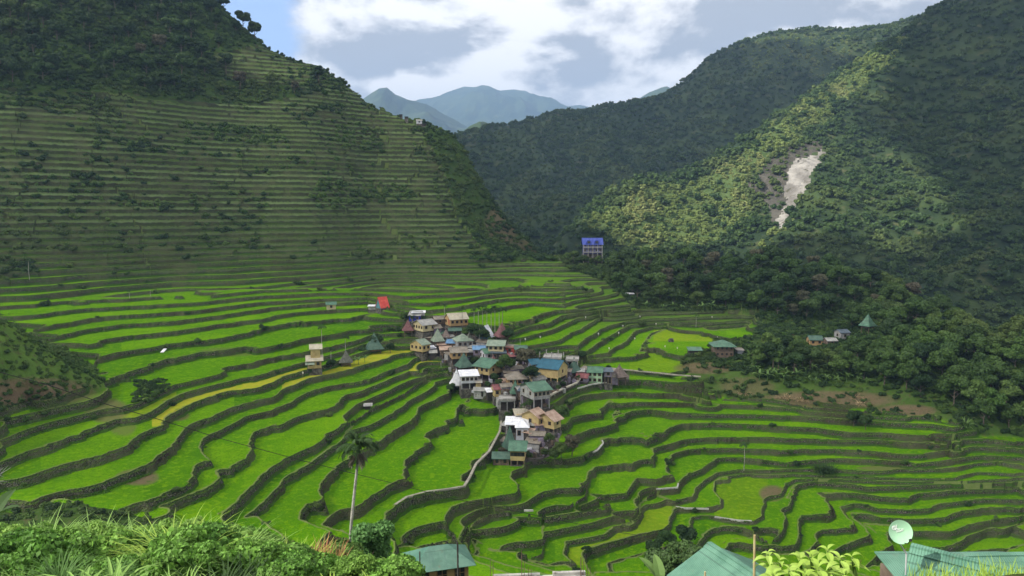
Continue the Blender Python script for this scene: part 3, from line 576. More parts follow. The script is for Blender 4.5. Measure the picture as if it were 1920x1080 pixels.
# ================================================================ TREES
M['bark'] = mat_simple('bark', (0.07, 0.055, 0.040), (0.16, 0.14, 0.11), 3.0)
M['leaf_dark'] = leafmat('leaf_dark', (0.020, 0.050, 0.014), (0.038, 0.076, 0.018), (0.058, 0.095, 0.022))
M['leaf_mid'] = leafmat('leaf_mid', (0.036, 0.080, 0.018), (0.060, 0.115, 0.022), (0.090, 0.135, 0.030))
M['leaf_light'] = leafmat('leaf_light', (0.060, 0.125, 0.020), (0.100, 0.165, 0.035), (0.085, 0.140, 0.030))
M['leaf_grey'] = leafmat('leaf_grey', (0.075, 0.085, 0.045), (0.100, 0.095, 0.055), (0.085, 0.075, 0.045))
M['leaf_far'] = leafmat('leaf_far', (0.036, 0.078, 0.022), (0.075, 0.130, 0.032), (0.110, 0.155, 0.042), 0.55)
def quadcloud(rng, P_, N_, size, aspect=1.5, flat=0.55):
    """one small leaf clump (a quad) per point, roughly facing outwards"""
    n = len(P_)
    N_ = N_ + rng.normal(0, flat, (n, 3)); N_ /= np.linalg.norm(N_, axis=1)[:, None]
    r_ = rng.normal(0, 1, (n, 3)); T_ = np.cross(N_, r_); T_ /= np.linalg.norm(T_, axis=1)[:, None]; B_ = np.cross(N_, T_)
    s = size * rng.uniform(0.55, 1.35, (n, 1)); T_ = T_ * s * aspect * 0.5; B_ = B_ * s * 0.5
    Vv = np.stack([P_ - T_ - B_ * 0.5, P_ + T_ * 0.2 - B_, P_ + T_ + B_ * 0.3, P_ - T_ * 0.3 + B_], 1)
    return Vv.reshape(-1, 3)
def crown_mesh(name, rx, rz, zc, lobes, per, size, mat, seed, low=-0.35, core=True):
    rng = np.random.default_rng(seed); Vs = []
    d = rng.normal(0, 1, (lobes, 3)); d /= np.linalg.norm(d, axis=1)[:, None]; d[:, 2] = np.maximum(d[:, 2], low)
    cen = d * rng.uniform(0.35, 0.80, (lobes, 1)) * np.array([rx, rx, rz]); cen[:, 2] += zc
    rad = rng.uniform(0.30, 0.52, lobes) * min(rx, rz * 1.3)
    for c, r_ in zip(cen, rad):
        n = rng.normal(0, 1, (per, 3)); n /= np.linalg.norm(n, axis=1)[:, None]; n[:, 2] = np.where(n[:, 2] < -0.3, -n[:, 2], n[:, 2])
        p = c + n * r_ * rng.uniform(0.75, 1.12, (per, 1)) * np.array([1, 1, 0.8])
        Vs.append(quadcloud(rng, p, n, size))
    V_ = np.concatenate(Vs); Q_ = np.arange(len(V_)).reshape(-1, 4)
    if core:
        bm = bmesh.new()
        for c, r_ in zip(cen, rad):
            bmesh.ops.create_icosphere(bm, subdivisions=1, radius=r_ * 0.80, matrix=Matrix.Translation(Vector(c)))
        vv = np.array([v.co[:] for v in bm.verts]); ff = [[v.index for v in f.verts] for f in bm.faces]; bm.verts.ensure_lookup_table()
        bm.verts.index_update(); ff = [[v.index for v in f.verts] for f in bm.faces]; bm.free()
        tri = np.array(ff) + len(V_); tri = np.concatenate([tri, tri[:, 2:3]], 1)
        verts = np.concatenate([V_, vv])
        me_ = bpy.data.meshes.new(name); me_.from_pydata(verts.tolist(), [], Q_.tolist() + [t_[:3] for t_ in tri.tolist()]); me_.materials.append(mat); return me_
    return npmesh(name, V_, Q_, mat)
def tube(path, radii, n=6):
    vs, fs = [], []
    for i, (p, r_) in enumerate(zip(path, radii)):
        p = Vector(p); d = (Vector(path[min(i + 1, len(path) - 1)]) - Vector(path[max(i - 1, 0)])).normalized()
        e1 = d.orthogonal().normalized(); 
        e1 = (Vector((1, 0, 0)) - d * d.x); e1 = e1.normalized() if e1.length > 0.1 else d.orthogonal().normalized()
        e2 = d.cross(e1)
        for k in range(n):
            an = 2 * math.pi * k / n; vs.append(p + e1 * math.cos(an) * r_ + e2 * math.sin(an) * r_)
    for i in range(len(path) - 1):
        for k in range(n):
            a = i * n + k; b = i * n + (k + 1) % n; fs.append((a, b, b + n, a + n))
    fs.append(tuple(range(n - 1, -1, -1))); fs.append(tuple(range(len(vs) - n, len(vs))))
    return vs, fs
def joinparts(parts):
    V_, F_ = [], []
    for vs, fs in parts:
        o = len(V_); V_ += list(vs); F_ += [tuple(i + o for i in f) for f in fs]
    return V_, F_
def trunk_mesh(name, h, r, seed, limbs=5, mat=None):
    rd = random.Random(seed); x = y = 0; path = []
    for i in range(6):
        path.append((x, y, -1.0 + (h + 1.0) * i / 5)); x += rd.uniform(-.12, .12) * h * .3; y += rd.uniform(-.12, .12) * h * .3
    ps = [tube(path, [r * (1 - 0.13 * i) for i in range(6)])]
    for k in range(limbs):
        b = Vector(path[3 + k % 3]); an = rd.uniform(0, 6.28); L_ = h * rd.uniform(.3, .5)
        e = b + Vector((math.cos(an) * L_, math.sin(an) * L_, L_ * rd.uniform(.5, .9))); mid = (b + e) / 2 + Vector((0, 0, -.08 * L_))
        ps.append(tube([b, mid, e], [r * .5, r * .35, r * .15], 5))
    vs, fs = joinparts(ps); me_ = bpy.data.meshes.new(name); me_.from_pydata([tuple(v) for v in vs], [], fs); me_.materials.append(mat or M['bark']); return me_
def copy_tree(o, parent=None):
    c = o.copy(); C.objects.link(c); c.parent = parent
    if parent is not None: c.matrix_parent_inverse = o.matrix_parent_inverse
    for ch in [x for x in children_of.get(o.name, [])]: copy_tree(ch, c)
    return c
children_of = {}
def make_tree(cm, tm, name='broadleaf_tree'):
    r_ = empty(name, (0, 0, 0))
    t_ = bpy.data.objects.new('trunk', tm); C.objects.link(t_); t_.parent = r_
    c_ = bpy.data.objects.new('crown', cm); C.objects.link(c_); c_.parent = r_
    children_of[r_.name] = [t_, c_]
    return r_
mid = []
for i, (mt, rx, rz, zc) in enumerate((('leaf_dark', 4.6, 3.4, 6.4), ('leaf_mid', 4.2, 3.6, 6.2), ('leaf_dark', 3.6, 4.4, 6.8), ('leaf_light', 4.4, 3.0, 6.0), ('leaf_mid', 5.2, 3.2, 6.6), ('leaf_grey', 3.8, 3.2, 6.4))):
    mid.append((crown_mesh('crown', rx, rz, zc, 15, 210, 0.55, M[mt], 100 + i), trunk_mesh('trunk', 5.6, 0.28, i)))
used = set()
def plant_tree(kind, loc, sc, label, group=None, name='broadleaf_tree', cat='tree', sz=None):
    if kind not in used: used.add(kind); protos[kind] = make_tree(*mid[kind], name=name); r_ = protos[kind]
    else: r_ = copy_tree(protos[kind])
    r_.location = (loc[0], loc[1], loc[2] - 0.4); r_.rotation_euler = (0, 0, random.uniform(0, 6.28)); r_.scale = (sc, sc, (sz or sc))
    tag(r_, label, cat, group); return r_
protos = {}
def pick(poly, n, rmin, bounds=None):
    xs = [p[0] for p in poly]; ys = [p[1] for p in poly]; out = []; tries = 0
    while len(out) < n and tries < n * 60:
        tries += 1; px = random.uniform(min(xs), max(xs)); py = random.uniform(min(ys), max(ys))
        if not inpoly(np.array([px]), np.array([py]), poly)[0]: continue
        if 1078 < px < 1142 and py < 535 : continue
        if (1500 < px < 1602 and 632 < py < 690) or (1605 < px < 1648 and 618 < py < 672) or (1325 < px < 1400 and 655 < py < 700): continue
        p = hit(px, py)
        if all((p[0] - q_[0]) ** 2 + (p[1] - q_[1]) ** 2 > (rmin * (p[1] / 330)) ** 2 for q_ in out): out.append(p)
    return out
FTL = [(-70,-90),(395,-25),(440,20),(488,82),(400,98),(435,148),(560,165),(620,150),(600,180),(450,192),(330,184),(200,166),(-60,158)]
SP1 = [(1062,486),(1100,492),(1200,495),(1450,495),(1600,520),(1740,570),(1700,602),(1600,604),(1480,604),(1425,600),(1400,582),(1215,576),(1135,528)]
SP2 = [(1590,610),(1700,568),(1800,612),(1980,650),(1980,812),(1850,805),(1760,765),(1700,738),(1600,708),(1460,716),(1405,690),(1425,668),(1500,668),(1640,655),(1600,640)]
n0 = 0
for poly, n, rm, lab, grp, wts in (
    (SP1, 105, 6.0, 'dark green broadleaf tree in the wood on the spur beside the blue house', 'trees on the wooded spur', (0, 0, 2, 1, 1, 4, 5)),
    (SP2, 95, 5.2, 'bushy green tree on the slope at the right above the brown bank', 'trees on the right slope', (0, 1, 1, 4, 4, 3, 3, 1)),
    (FTL, 90, 7.5, 'dark tree in the forest on top of the upper left hill', 'trees on the upper left hill', (0, 0, 2, 2, 1, 4, 5))):
    for p in pick(poly, n, rm):
        k_ = random.choice(wts); s_ = random.uniform(.72, 1.22) * (0.88 if poly is SP2 else (1.0 if poly is SP1 else 1.15))
        plant_tree(k_, p, s_, lab, grp)
# ---- shrubs and far woods: too many to count
def scatter(name, proto_me, pts_, scl, label=None, cat=None, tilt=0.0):
    po = bpy.data.objects.new(name + '_crown', proto_me)
    me_ = bpy.data.meshes.new(name); me_.vertices.add(len(pts_)); me_.vertices.foreach_set('co', np.ascontiguousarray(pts_, np.float32).ravel())
    setattr_f(me_, 'sc', scl); a = me_.attributes.new('rot', 'FLOAT_VECTOR', 'POINT')
    rt = np.zeros((len(pts_), 3), np.float32); rt[:, 2] = np.random.uniform(0, 6.28, len(pts_)); rt[:, :2] = np.random.normal(0, 0.06 + tilt, (len(pts_), 2)); a.data.foreach_set('vector', rt.ravel())
    o = bpy.data.objects.new(name, me_); C.objects.link(o)
    ng = bpy.data.node_groups.new(name, 'GeometryNodeTree'); ng.interface.new_socket('Geometry', in_out='INPUT', socket_type='NodeSocketGeometry'); ng.interface.new_socket('Geometry', in_out='OUTPUT', socket_type='NodeSocketGeometry')
    gi = ng.nodes.new('NodeGroupInput'); go_ = ng.nodes.new('NodeGroupOutput'); ip = ng.nodes.new('GeometryNodeInstanceOnPoints')
    oi = ng.nodes.new('GeometryNodeObjectInfo'); oi.inputs['Object'].default_value = po; oi.inputs['As Instance'].default_value = True
    s1 = ng.nodes.new('GeometryNodeInputNamedAttribute'); s1.data_type = 'FLOAT'; s1.inputs[0].default_value = 'sc'
    s2 = ng.nodes.new('GeometryNodeInputNamedAttribute'); s2.data_type = 'FLOAT_VECTOR'; s2.inputs[0].default_value = 'rot'
    L = ng.links.new
    L(gi.outputs[0], ip.inputs['Points']); L(oi.outputs['Geometry'], ip.inputs['Instance'])
    L(s2.outputs[0], ip.inputs['Rotation']); L(s1.outputs[0], ip.inputs['Scale']); L(ip.outputs[0], go_.inputs[0])
    md = o.modifiers.new('scatter', 'NODES'); md.node_group = ng
    tag(o, label, cat, kind='stuff'); return o
rng = np.random.default_rng(5)
BH = np.minimum.accumulate(BPY, axis=0)
N = 420000
fa = rng.uniform(-0.30, 0.79, N); fy = np.sqrt(rng.uniform(420.0 ** 2, 1850.0 ** 2, N))
fi = (np.log(fy) - bS[0]) / (bS[1] - bS[0]); fj = (fa - bA[0]) / (bA[1] - bA[0])
fz = bil(BZ, fi, fj); vis = bil(BPY - BH, fi, fj) < 9; sca = bil(bare.astype(float), fi, fj) > 0.3; sc2 = bil(scarp.astype(float), fi, fj) > 0.2
fpx, fpy = proj(fa * fy, fy, fz)
keep = vis & ~sc2 & (fpx > -40) & (fpx < 1990) & (fpy < 720) & (fpy > -120) & ~(sca & (rng.random(N) < 0.88))
fx = fa * fy; X_, Y2, Zk = fx[keep], fy[keep], fz[keep]
cell = 5.6 + 0.0012 * Y2
rp_ = inpoly(*proj(X_, Y2, Zk), [(1720,60),(1600,112),(1500,195),(1330,320),(1200,355),(1105,390),(1095,445),(1200,475),(1345,468),(1420,420),(1420,345),(1450,295),(1545,250),(1610,180)]) & (Y2 < 1150)
cell = np.where(rp_, 4.0, cell)
key = (np.floor(X_ / cell).astype(np.int64) * 100003 + np.floor(Y2 / cell).astype(np.int64)) + rp_ * 10 ** 10; _, ui = np.unique(key, return_index=True)
X_, Y2, Zk = X_[ui], Y2[ui], Zk[ui]
print('far trees', len(X_))
far = [crown_mesh('forest_crown', 3.9, 3.2, 3.6, 8, 34, 1.15, M['leaf_far'], 200, core=True), crown_mesh('forest_crown', 3.5, 4.0, 4.2, 9, 32, 1.1, M['leaf_far'], 201), crown_mesh('forest_crown', 4.6, 2.8, 3.6, 9, 34, 1.2, M['leaf_far'], 202)]
tpx, tpy = proj(X_, Y2, Zk)
jx = vnoise(X_/25, Y2/25, 15, 4) * 34; jy = vnoise(X_/25, Y2/25, 16, 4) * 26
ridge = inpoly(tpx + jx, tpy + jy, [(1700,70),(1600,118),(1500,200),(1330,325),(1200,360),(1120,396),(1110,440),(1200,470),(1330,465),(1400,420),(1405,350),(1440,300),(1530,255),(1600,185)]) & (Y2 < 1150)  # trees that take the sun-paled leaf colour
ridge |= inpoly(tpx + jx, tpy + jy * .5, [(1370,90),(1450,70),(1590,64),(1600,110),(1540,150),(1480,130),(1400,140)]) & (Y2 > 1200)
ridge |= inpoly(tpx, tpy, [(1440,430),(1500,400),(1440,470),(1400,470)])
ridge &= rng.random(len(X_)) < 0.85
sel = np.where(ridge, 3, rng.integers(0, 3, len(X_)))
far.append(crown_mesh('forest_crown', 3.4, 2.4, 1.8, 9, 34, 1.0, leafmat('leaf_ridge_lit', (0.12, 0.175, 0.042), (0.19, 0.245, 0.066), (0.23, 0.26, 0.085), .5), 203))  # yellow-green leaves, made paler so the colour carries the ridge's sunlight
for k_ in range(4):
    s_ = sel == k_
    scatter('forest', far[k_], np.stack([X_[s_], Y2[s_], Zk[s_] - 1.5], -1), np.clip(np.exp(rng.normal(-0.22, 0.30, s_.sum())), 0.4, 1.7), ['dense dark green forest covering the mountains', 'rounded trees mixed through the mountain forest', 'spreading trees mixed through the mountain forest', 'yellow green mountain ridge woods, paler where sunlight is put into the colour'][k_], 'forest')
# undergrowth and scrub on the near hills
shr = crown_mesh('shrub', 1.5, 1.1, 0.6, 7, 60, 0.34, M['leaf_mid'], 300)
shd = crown_mesh('shrub', 1.7, 1.3, 0.6, 7, 60, 0.38, M['leaf_dark'], 301)
shl = crown_mesh('shrub', 1.4, 1.0, 0.5, 7, 60, 0.32, M['leaf_light'], 302)
PATCH = [ # hillside thickets (px polygon, density)
 ([(0,168),(170,175),(235,215),(120,215),(0,198)], .8), ([(330,232),(520,238),(540,262),(480,275),(350,252)], .95), ([(560,125),(640,135),(640,175),(560,178)], .9),
 ([(625,235),(720,245),(715,285),(640,280)], .85), ([(600,340),(760,345),(790,368),(700,385),(600,395),(580,370)], .85), ([(200,262),(300,268),(350,285),(240,285)], .8),
 ([(0,480),(60,490),(70,510),(0,530)], .9), ([(200,372),(330,378),(330,398),(220,392)], .6), ([(600,190),(650,195),(640,215),(600,208)], .8), ([(690,470),(740,480),(700,488),(660,482)], .8),
 ([(780,235),(835,250),(900,340),(960,420),(1045,490),(950,486),(905,462),(855,400),(830,330)], .95), ([(880,470),(950,475),(950,492),(880,490)], .95),
 ([(1050,480),(1110,490),(1200,560),(1140,530),(1060,500)], .8), ([(780,290),(830,330),(860,400),(830,400),(800,330)], .25),
 ([(255,715),(320,712),(315,735),(262,765),(250,750)], .35), ([(0,400),(45,405),(40,425),(0,420)], .5)]
Nn = 150000
qa = rng.uniform(-0.77, 0.77, Nn); qs = rng.uniform(math.log(112), math.log(556), Nn); qY = np.exp(qs)
qi = np.interp(qs, rows, np.arange(NR)); qj = (qa - acs[0]) / (acs[1] - acs[0])
qz = bil(zt, qi, qj); qpx, qpy = proj(qa * qY, qY, qz); qv = bil(PYt - HORY, qi, qj) < 7; qn = bil(1 - lowk, qi, qj) > 0.6
den_ = np.zeros(Nn)
for pl, d in PATCH: den_ = np.maximum(den_, d * inpoly(qpx, qpy, pl))
den_ = np.maximum(den_, 0.9 * (qn & inpoly(qpx, qpy, FTL))); den_ = np.maximum(den_, 0.9 * (qn & (inpoly(qpx, qpy, SP1) | inpoly(qpx, qpy, SP2))))
brown = inpoly(qpx, qpy, [(1270,670),(1450,716),(1600,712),(1700,740),(1800,790),(1750,785),(1440,750),(1290,720)])
den_ = np.maximum(den_, 0.55 * (qn & ~brown)); den_ = np.maximum(den_, 0.09 * brown)
den_ = np.maximum(den_, 0.035 * ((qpy < 470) & (qpx < 900)) * (vnoise(qa * qY / 25, qY / 25, 31, 3) > 0.05) * 4)
den_ = np.where((qY < 150) & (qpy > 925), den_ * .25, den_); den_ = np.maximum(den_, 0.010 * (bil(t, qi, qj) > 0.05)); den_ *= ~(bil(plaza.astype(float), qi, qj) > 0.3)
kp = qv & (rng.random(Nn) < den_)
ck = (np.floor(qa[kp] * qY[kp] / 1.6).astype(np.int64) * 100003 + np.floor(qY[kp] / 1.6).astype(np.int64)); _, ui = np.unique(ck, return_index=True)
sx = (qa * qY)[kp][ui]; sy = qY[kp][ui]; szz = qz[kp][ui]; spx = qpx[kp][ui]; spy = qpy[kp][ui]
print('shrubs', len(sx))
sel = rng.choice(3, len(sx), p=[.45, .35, .2])
lightz = np.zeros(len(sx), bool)
for i in (1, 3, 4): lightz |= inpoly(spx, spy, PATCH[i][0])
sel = np.where(lightz & (sel == 1), 2, sel)
lft = (spx < 230) & (spy > 585) & (spy < 740); sel = np.where(lft, rng.choice([0, 2, 2, 2], len(sx)), sel)
for k_, mm in enumerate((shr, shd, shl)):
    s_ = sel == k_
    scatter('shrubs', mm, np.stack([sx[s_], sy[s_], szz[s_] - 0.2], -1), rng.uniform(0.5, 1.25, s_.sum()) * np.clip(sy[s_] / 300, .55, 1.25), ['green scrub growing over the terraces and slopes', 'dark scrub growing between the terraces', 'pale green bushes in patches on the hillside'][k_], 'scrub')
# ================================================================ HOUSES
def sheet(name, c1, c2, c3=None, rib=True, freq=9.0):
    m = bpy.data.materials.new(name); m.use_nodes = True; q = NT(m.node_tree)
    v = q.n('ShaderNodeTexCoord').outputs['Object']; wv = q.n('ShaderNodeNewGeometry').outputs['Position']
    nz = q.noise(wv, 0.7, 5, 0.65); col = q.mix(q.ss(nz, 0.38, 0.62), c1, c2)
    st = q.n('ShaderNodeMapping', {'Vector': v, 'Scale': (2.2, 0.25, 0.25)}).outputs[0]
    col = q.mix(q.math('MULTIPLY', q.ss(q.noise(st, 1.0, 4, 0.7), 0.5, 0.72), 0.5), col, c3 or tuple(x * 0.55 for x in c1))
    sy_ = q.n('ShaderNodeSeparateXYZ', {0: v}).outputs
    seam = q.math('LESS_THAN', q.math('FRACT', q.math('ADD', q.math('MULTIPLY', sy_[1], 0.55), 0.3)), 0.035)
    col = q.mix(q.math('MULTIPLY', seam, 0.45), col, tuple(x * 0.35 for x in c1))
    col = q.mix(q.math('MULTIPLY', q.ss(q.noise(v, 1.3, 6, 0.7), 0.58, 0.72), 0.40), col, (0.13, 0.075, 0.045))
    d = {'Base Color': col, 'Roughness': 0.55, 'Specular IOR Level': 0.35, 'Metallic': 0.0}
    if rib:
        wn = q.n('ShaderNodeTexWave', {'Vector': v, 'Scale': freq / 6.283, 'Distortion': 0.0}, wave_type='BANDS', bands_direction='X').outputs[1]
        d['Normal'] = q.n('ShaderNodeBump', {'Strength': 0.6, 'Distance': 0.05, 'Height': wn}).outputs[0]
    bs = q.n('ShaderNodeBsdfPrincipled', d); q.n('ShaderNodeOutputMaterial', {0: bs.outputs[0]}); return m
RM = {'green': sheet('roof_green', (0.050, 0.125, 0.080), (0.085, 0.185, 0.120), (0.08, 0.07, 0.05)), 'pale': sheet('roof_pale_green', (0.16, 0.22, 0.165), (0.24, 0.29, 0.22), (0.10, 0.09, 0.06)),
      'dkgreen': sheet('roof_dark_green', (0.045, 0.10, 0.075), (0.075, 0.14, 0.10)), 'teal': sheet('roof_teal', (0.014, 0.080, 0.125), (0.022, 0.11, 0.165)), 'blue': sheet('roof_blue', (0.09, 0.20, 0.36), (0.14, 0.27, 0.44)),
      'cobalt': sheet('roof_cobalt', (0.035, 0.06, 0.31), (0.06, 0.09, 0.38)), 'white': sheet('roof_white', (0.62, 0.64, 0.70), (0.78, 0.79, 0.82), (0.42, 0.42, 0.44)), 'grey': sheet('roof_grey', (0.22, 0.22, 0.21), (0.34, 0.34, 0.32), (0.12, 0.10, 0.08)),
      'beige': sheet('roof_beige', (0.36, 0.33, 0.25), (0.47, 0.43, 0.33), (0.2, 0.16, 0.1)), 'rust': sheet('roof_rust', (0.30, 0.20, 0.15), (0.42, 0.31, 0.24), (0.20, 0.10, 0.07)), 'brown': sheet('roof_brown', (0.16, 0.14, 0.11), (0.24, 0.21, 0.17), (0.08, 0.07, 0.05)),
      'maroon': sheet('roof_maroon', (0.15, 0.045, 0.05), (0.22, 0.075, 0.075)), 'red': sheet('roof_red', (0.52, 0.045, 0.035), (0.62, 0.09, 0.06)), 'slate': sheet('roof_slate', (0.05, 0.075, 0.10), (0.08, 0.11, 0.14)), 'near': sheet('roof_near_green', (0.070, 0.175, 0.120), (0.110, 0.240, 0.170), (0.05, 0.12, 0.095), freq=26), 'cottage': sheet('roof_cottage_green', (0.045, 0.125, 0.090), (0.075, 0.17, 0.125), (0.03, 0.07, 0.075), freq=20)}
RM['thatch'] = mat_simple('thatch', (0.11, 0.085, 0.075), (0.19, 0.15, 0.135), 2.2, c3=(0.24, 0.20, 0.17), bump=0.15); RM['thatchg'] = mat_simple('thatch_mossy', (0.075, 0.08, 0.065), (0.14, 0.145, 0.12), 2.0, c3=(0.20, 0.19, 0.15), bump=0.15)
RM['thatchr'] = mat_simple('thatch_red', (0.13, 0.06, 0.065), (0.20, 0.10, 0.10), 2.0, bump=0.15)
def wallm(n, c1, c2=None, c3=None): return mat_simple(n, c1, c2 or tuple(x * 0.8 for x in c1), 0.8, c3=c3, bump=0.02)
WM = {'yellow': wallm('wall_yellow', (0.46, 0.36, 0.17), (0.34, 0.26, 0.12)), 'orange': wallm('wall_orange', (0.42, 0.28, 0.13), (0.32, 0.21, 0.10)), 'cream': wallm('wall_cream', (0.50, 0.44, 0.26), (0.40, 0.34, 0.20)), 'mint': wallm('wall_mint', (0.30, 0.45, 0.30)),
      'grey': wallm('wall_grey', (0.22, 0.22, 0.22), (0.34, 0.34, 0.33), (0.10, 0.09, 0.08)), 'blue': wallm('wall_blue', (0.03, 0.04, 0.30)), 'cobalt': wallm('wall_cobalt', (0.09, 0.09, 0.24), (0.08, 0.08, 0.20)), 'white': wallm('wall_white', (0.50, 0.51, 0.56), (0.38, 0.39, 0.43)), 'mauve': wallm('wall_mauve', (0.24, 0.20, 0.27), (0.15, 0.13, 0.17)),
      'wood': wallm('wall_wood', (0.10, 0.075, 0.055), (0.17, 0.13, 0.10)), 'red': wallm('wall_red', (0.34, 0.06, 0.05)), 'dark': wallm('wall_dark', (0.035, 0.03, 0.028), (0.06, 0.052, 0.045)), 'teal': wallm('wall_teal', (0.10, 0.22, 0.26)), 'bluegrey': wallm('wall_bluegrey', (0.20, 0.23, 0.32))}
M['stonework'] = mat_simple('stonework', (0.05, 0.045, 0.04), (0.15, 0.14, 0.12), 1.2, c3=(0.05, 0.07, 0.025), bump=0.15)
M['glass'] = mat_simple('window_dark', (0.015, 0.016, 0.018), (0.035, 0.035, 0.038), 1.0, rough=0.25, spec=0.5); M['frame'] = mat_simple('frame_wood', (0.20, 0.12, 0.06), (0.30, 0.20, 0.11), 2.0); M['concrete'] = mat_simple('concrete', (0.24, 0.235, 0.22), (0.36, 0.35, 0.33), 0.9, c3=(0.14, 0.13, 0.11), bump=0.03)
WM['rustwall'] = wallm('wall_pink', (0.26, 0.20, 0.19), (0.16, 0.13, 0.12))
M['metal'] = mat_simple('galvanised', (0.35, 0.36, 0.37), (0.48, 0.48, 0.48), 1.0, rough=0.5); M['steel'] = mat_simple('rusty_steel', (0.07, 0.045, 0.035), (0.12, 0.08, 0.06), 3.0); M['cloth_w'] = mat_simple('cloth_white', (0.6, 0.6, 0.6), (0.75, 0.75, 0.75), 2.0); M['bamboo'] = mat_simple('bamboo', (0.33, 0.27, 0.13), (0.42, 0.36, 0.2), 2.0)
def bx(x0, x1, y0, y1, z0, z1):
    v = [(x, y, z) for x in (x0, x1) for y in (y0, y1) for z in (z0, z1)]
    return v, [(0, 1, 3, 2), (4, 6, 7, 5), (0, 4, 5, 1), (2, 3, 7, 6), (0, 2, 6, 4), (1, 5, 7, 3)]
def slab(p, th):       # thicken a planar polygon downwards
    n = len(p); v = list(p) + [(x, y, z - th) for x, y, z in p]
    return v, [tuple(range(n)), tuple(range(2 * n - 1, n - 1, -1))] + [(i + n, (i + 1) % n + n, (i + 1) % n, i) for i in range(n)]
def roof_geo(kind, w, d, h, rh, ov, th=0.10):
    a, b = w / 2 + ov, d / 2 + ov; k = rh / (d / 2); e = h - k * ov
    if kind == 'gable': return joinparts([slab([(-a, -b, e), (a, -b, e), (a, 0, h + rh), (-a, 0, h + rh)], th), slab([(a, b, e), (-a, b, e), (-a, 0.0, h + rh), (a, 0.0, h + rh)], th), bx(-a, a, -0.12, 0.12, h + rh - 0.03, h + rh + 0.05)])
    if kind == 'shed': return slab([(-a, -b, h - 0.05), (a, -b, h - 0.05), (a, b, h + rh), (-a, b, h + rh)], th)
    if kind == 'flat': return joinparts([bx(-a, a, -b, b, h, h + 0.25), bx(-a, a, -b, -b + .15, h + .25, h + .6), bx(-a, a, b - .15, b, h + .25, h + .6)])
    if kind == 'hip':
        r_ = max(w / 2 - d / 2, 0.05); t = h + rh; e = h - 0.3 * ov
        c = [(-a, -b, e), (a, -b, e), (a, b, e), (-a, b, e), (-r_, 0, t), (r_, 0, t)]
        v = c + [(x, y, z - th) for x, y, z in c[:4]]
        return v, [(0, 1, 5, 4), (1, 2, 5), (2, 3, 4, 5), (3, 0, 4), (0, 6, 7, 1), (1, 7, 8, 2), (2, 8, 9, 3), (3, 9, 6, 0), (6, 9, 8, 7)]
    if kind == 'pyr':      # flared steep roof
        c = [(-a, -b, h), (a, -b, h), (a, b, h), (-a, b, h)]; m_ = [(x * .52, y * .52, h + rh * .42) for x, y, z in c]; tp = [(x * .05, y * .05, h + rh) for x, y, z in c]
        v = c + m_ + tp + [(x * .97, y * .97, h - th) for x, y, z in c]; f = []
        for i in range(4): j = (i + 1) % 4; f += [(i, j, j + 4, i + 4), (i + 4, j + 4, j + 8, i + 8), (i, i + 12, j + 12, j)]
        return v, f + [(8, 9, 10, 11), (15, 14, 13, 12)]
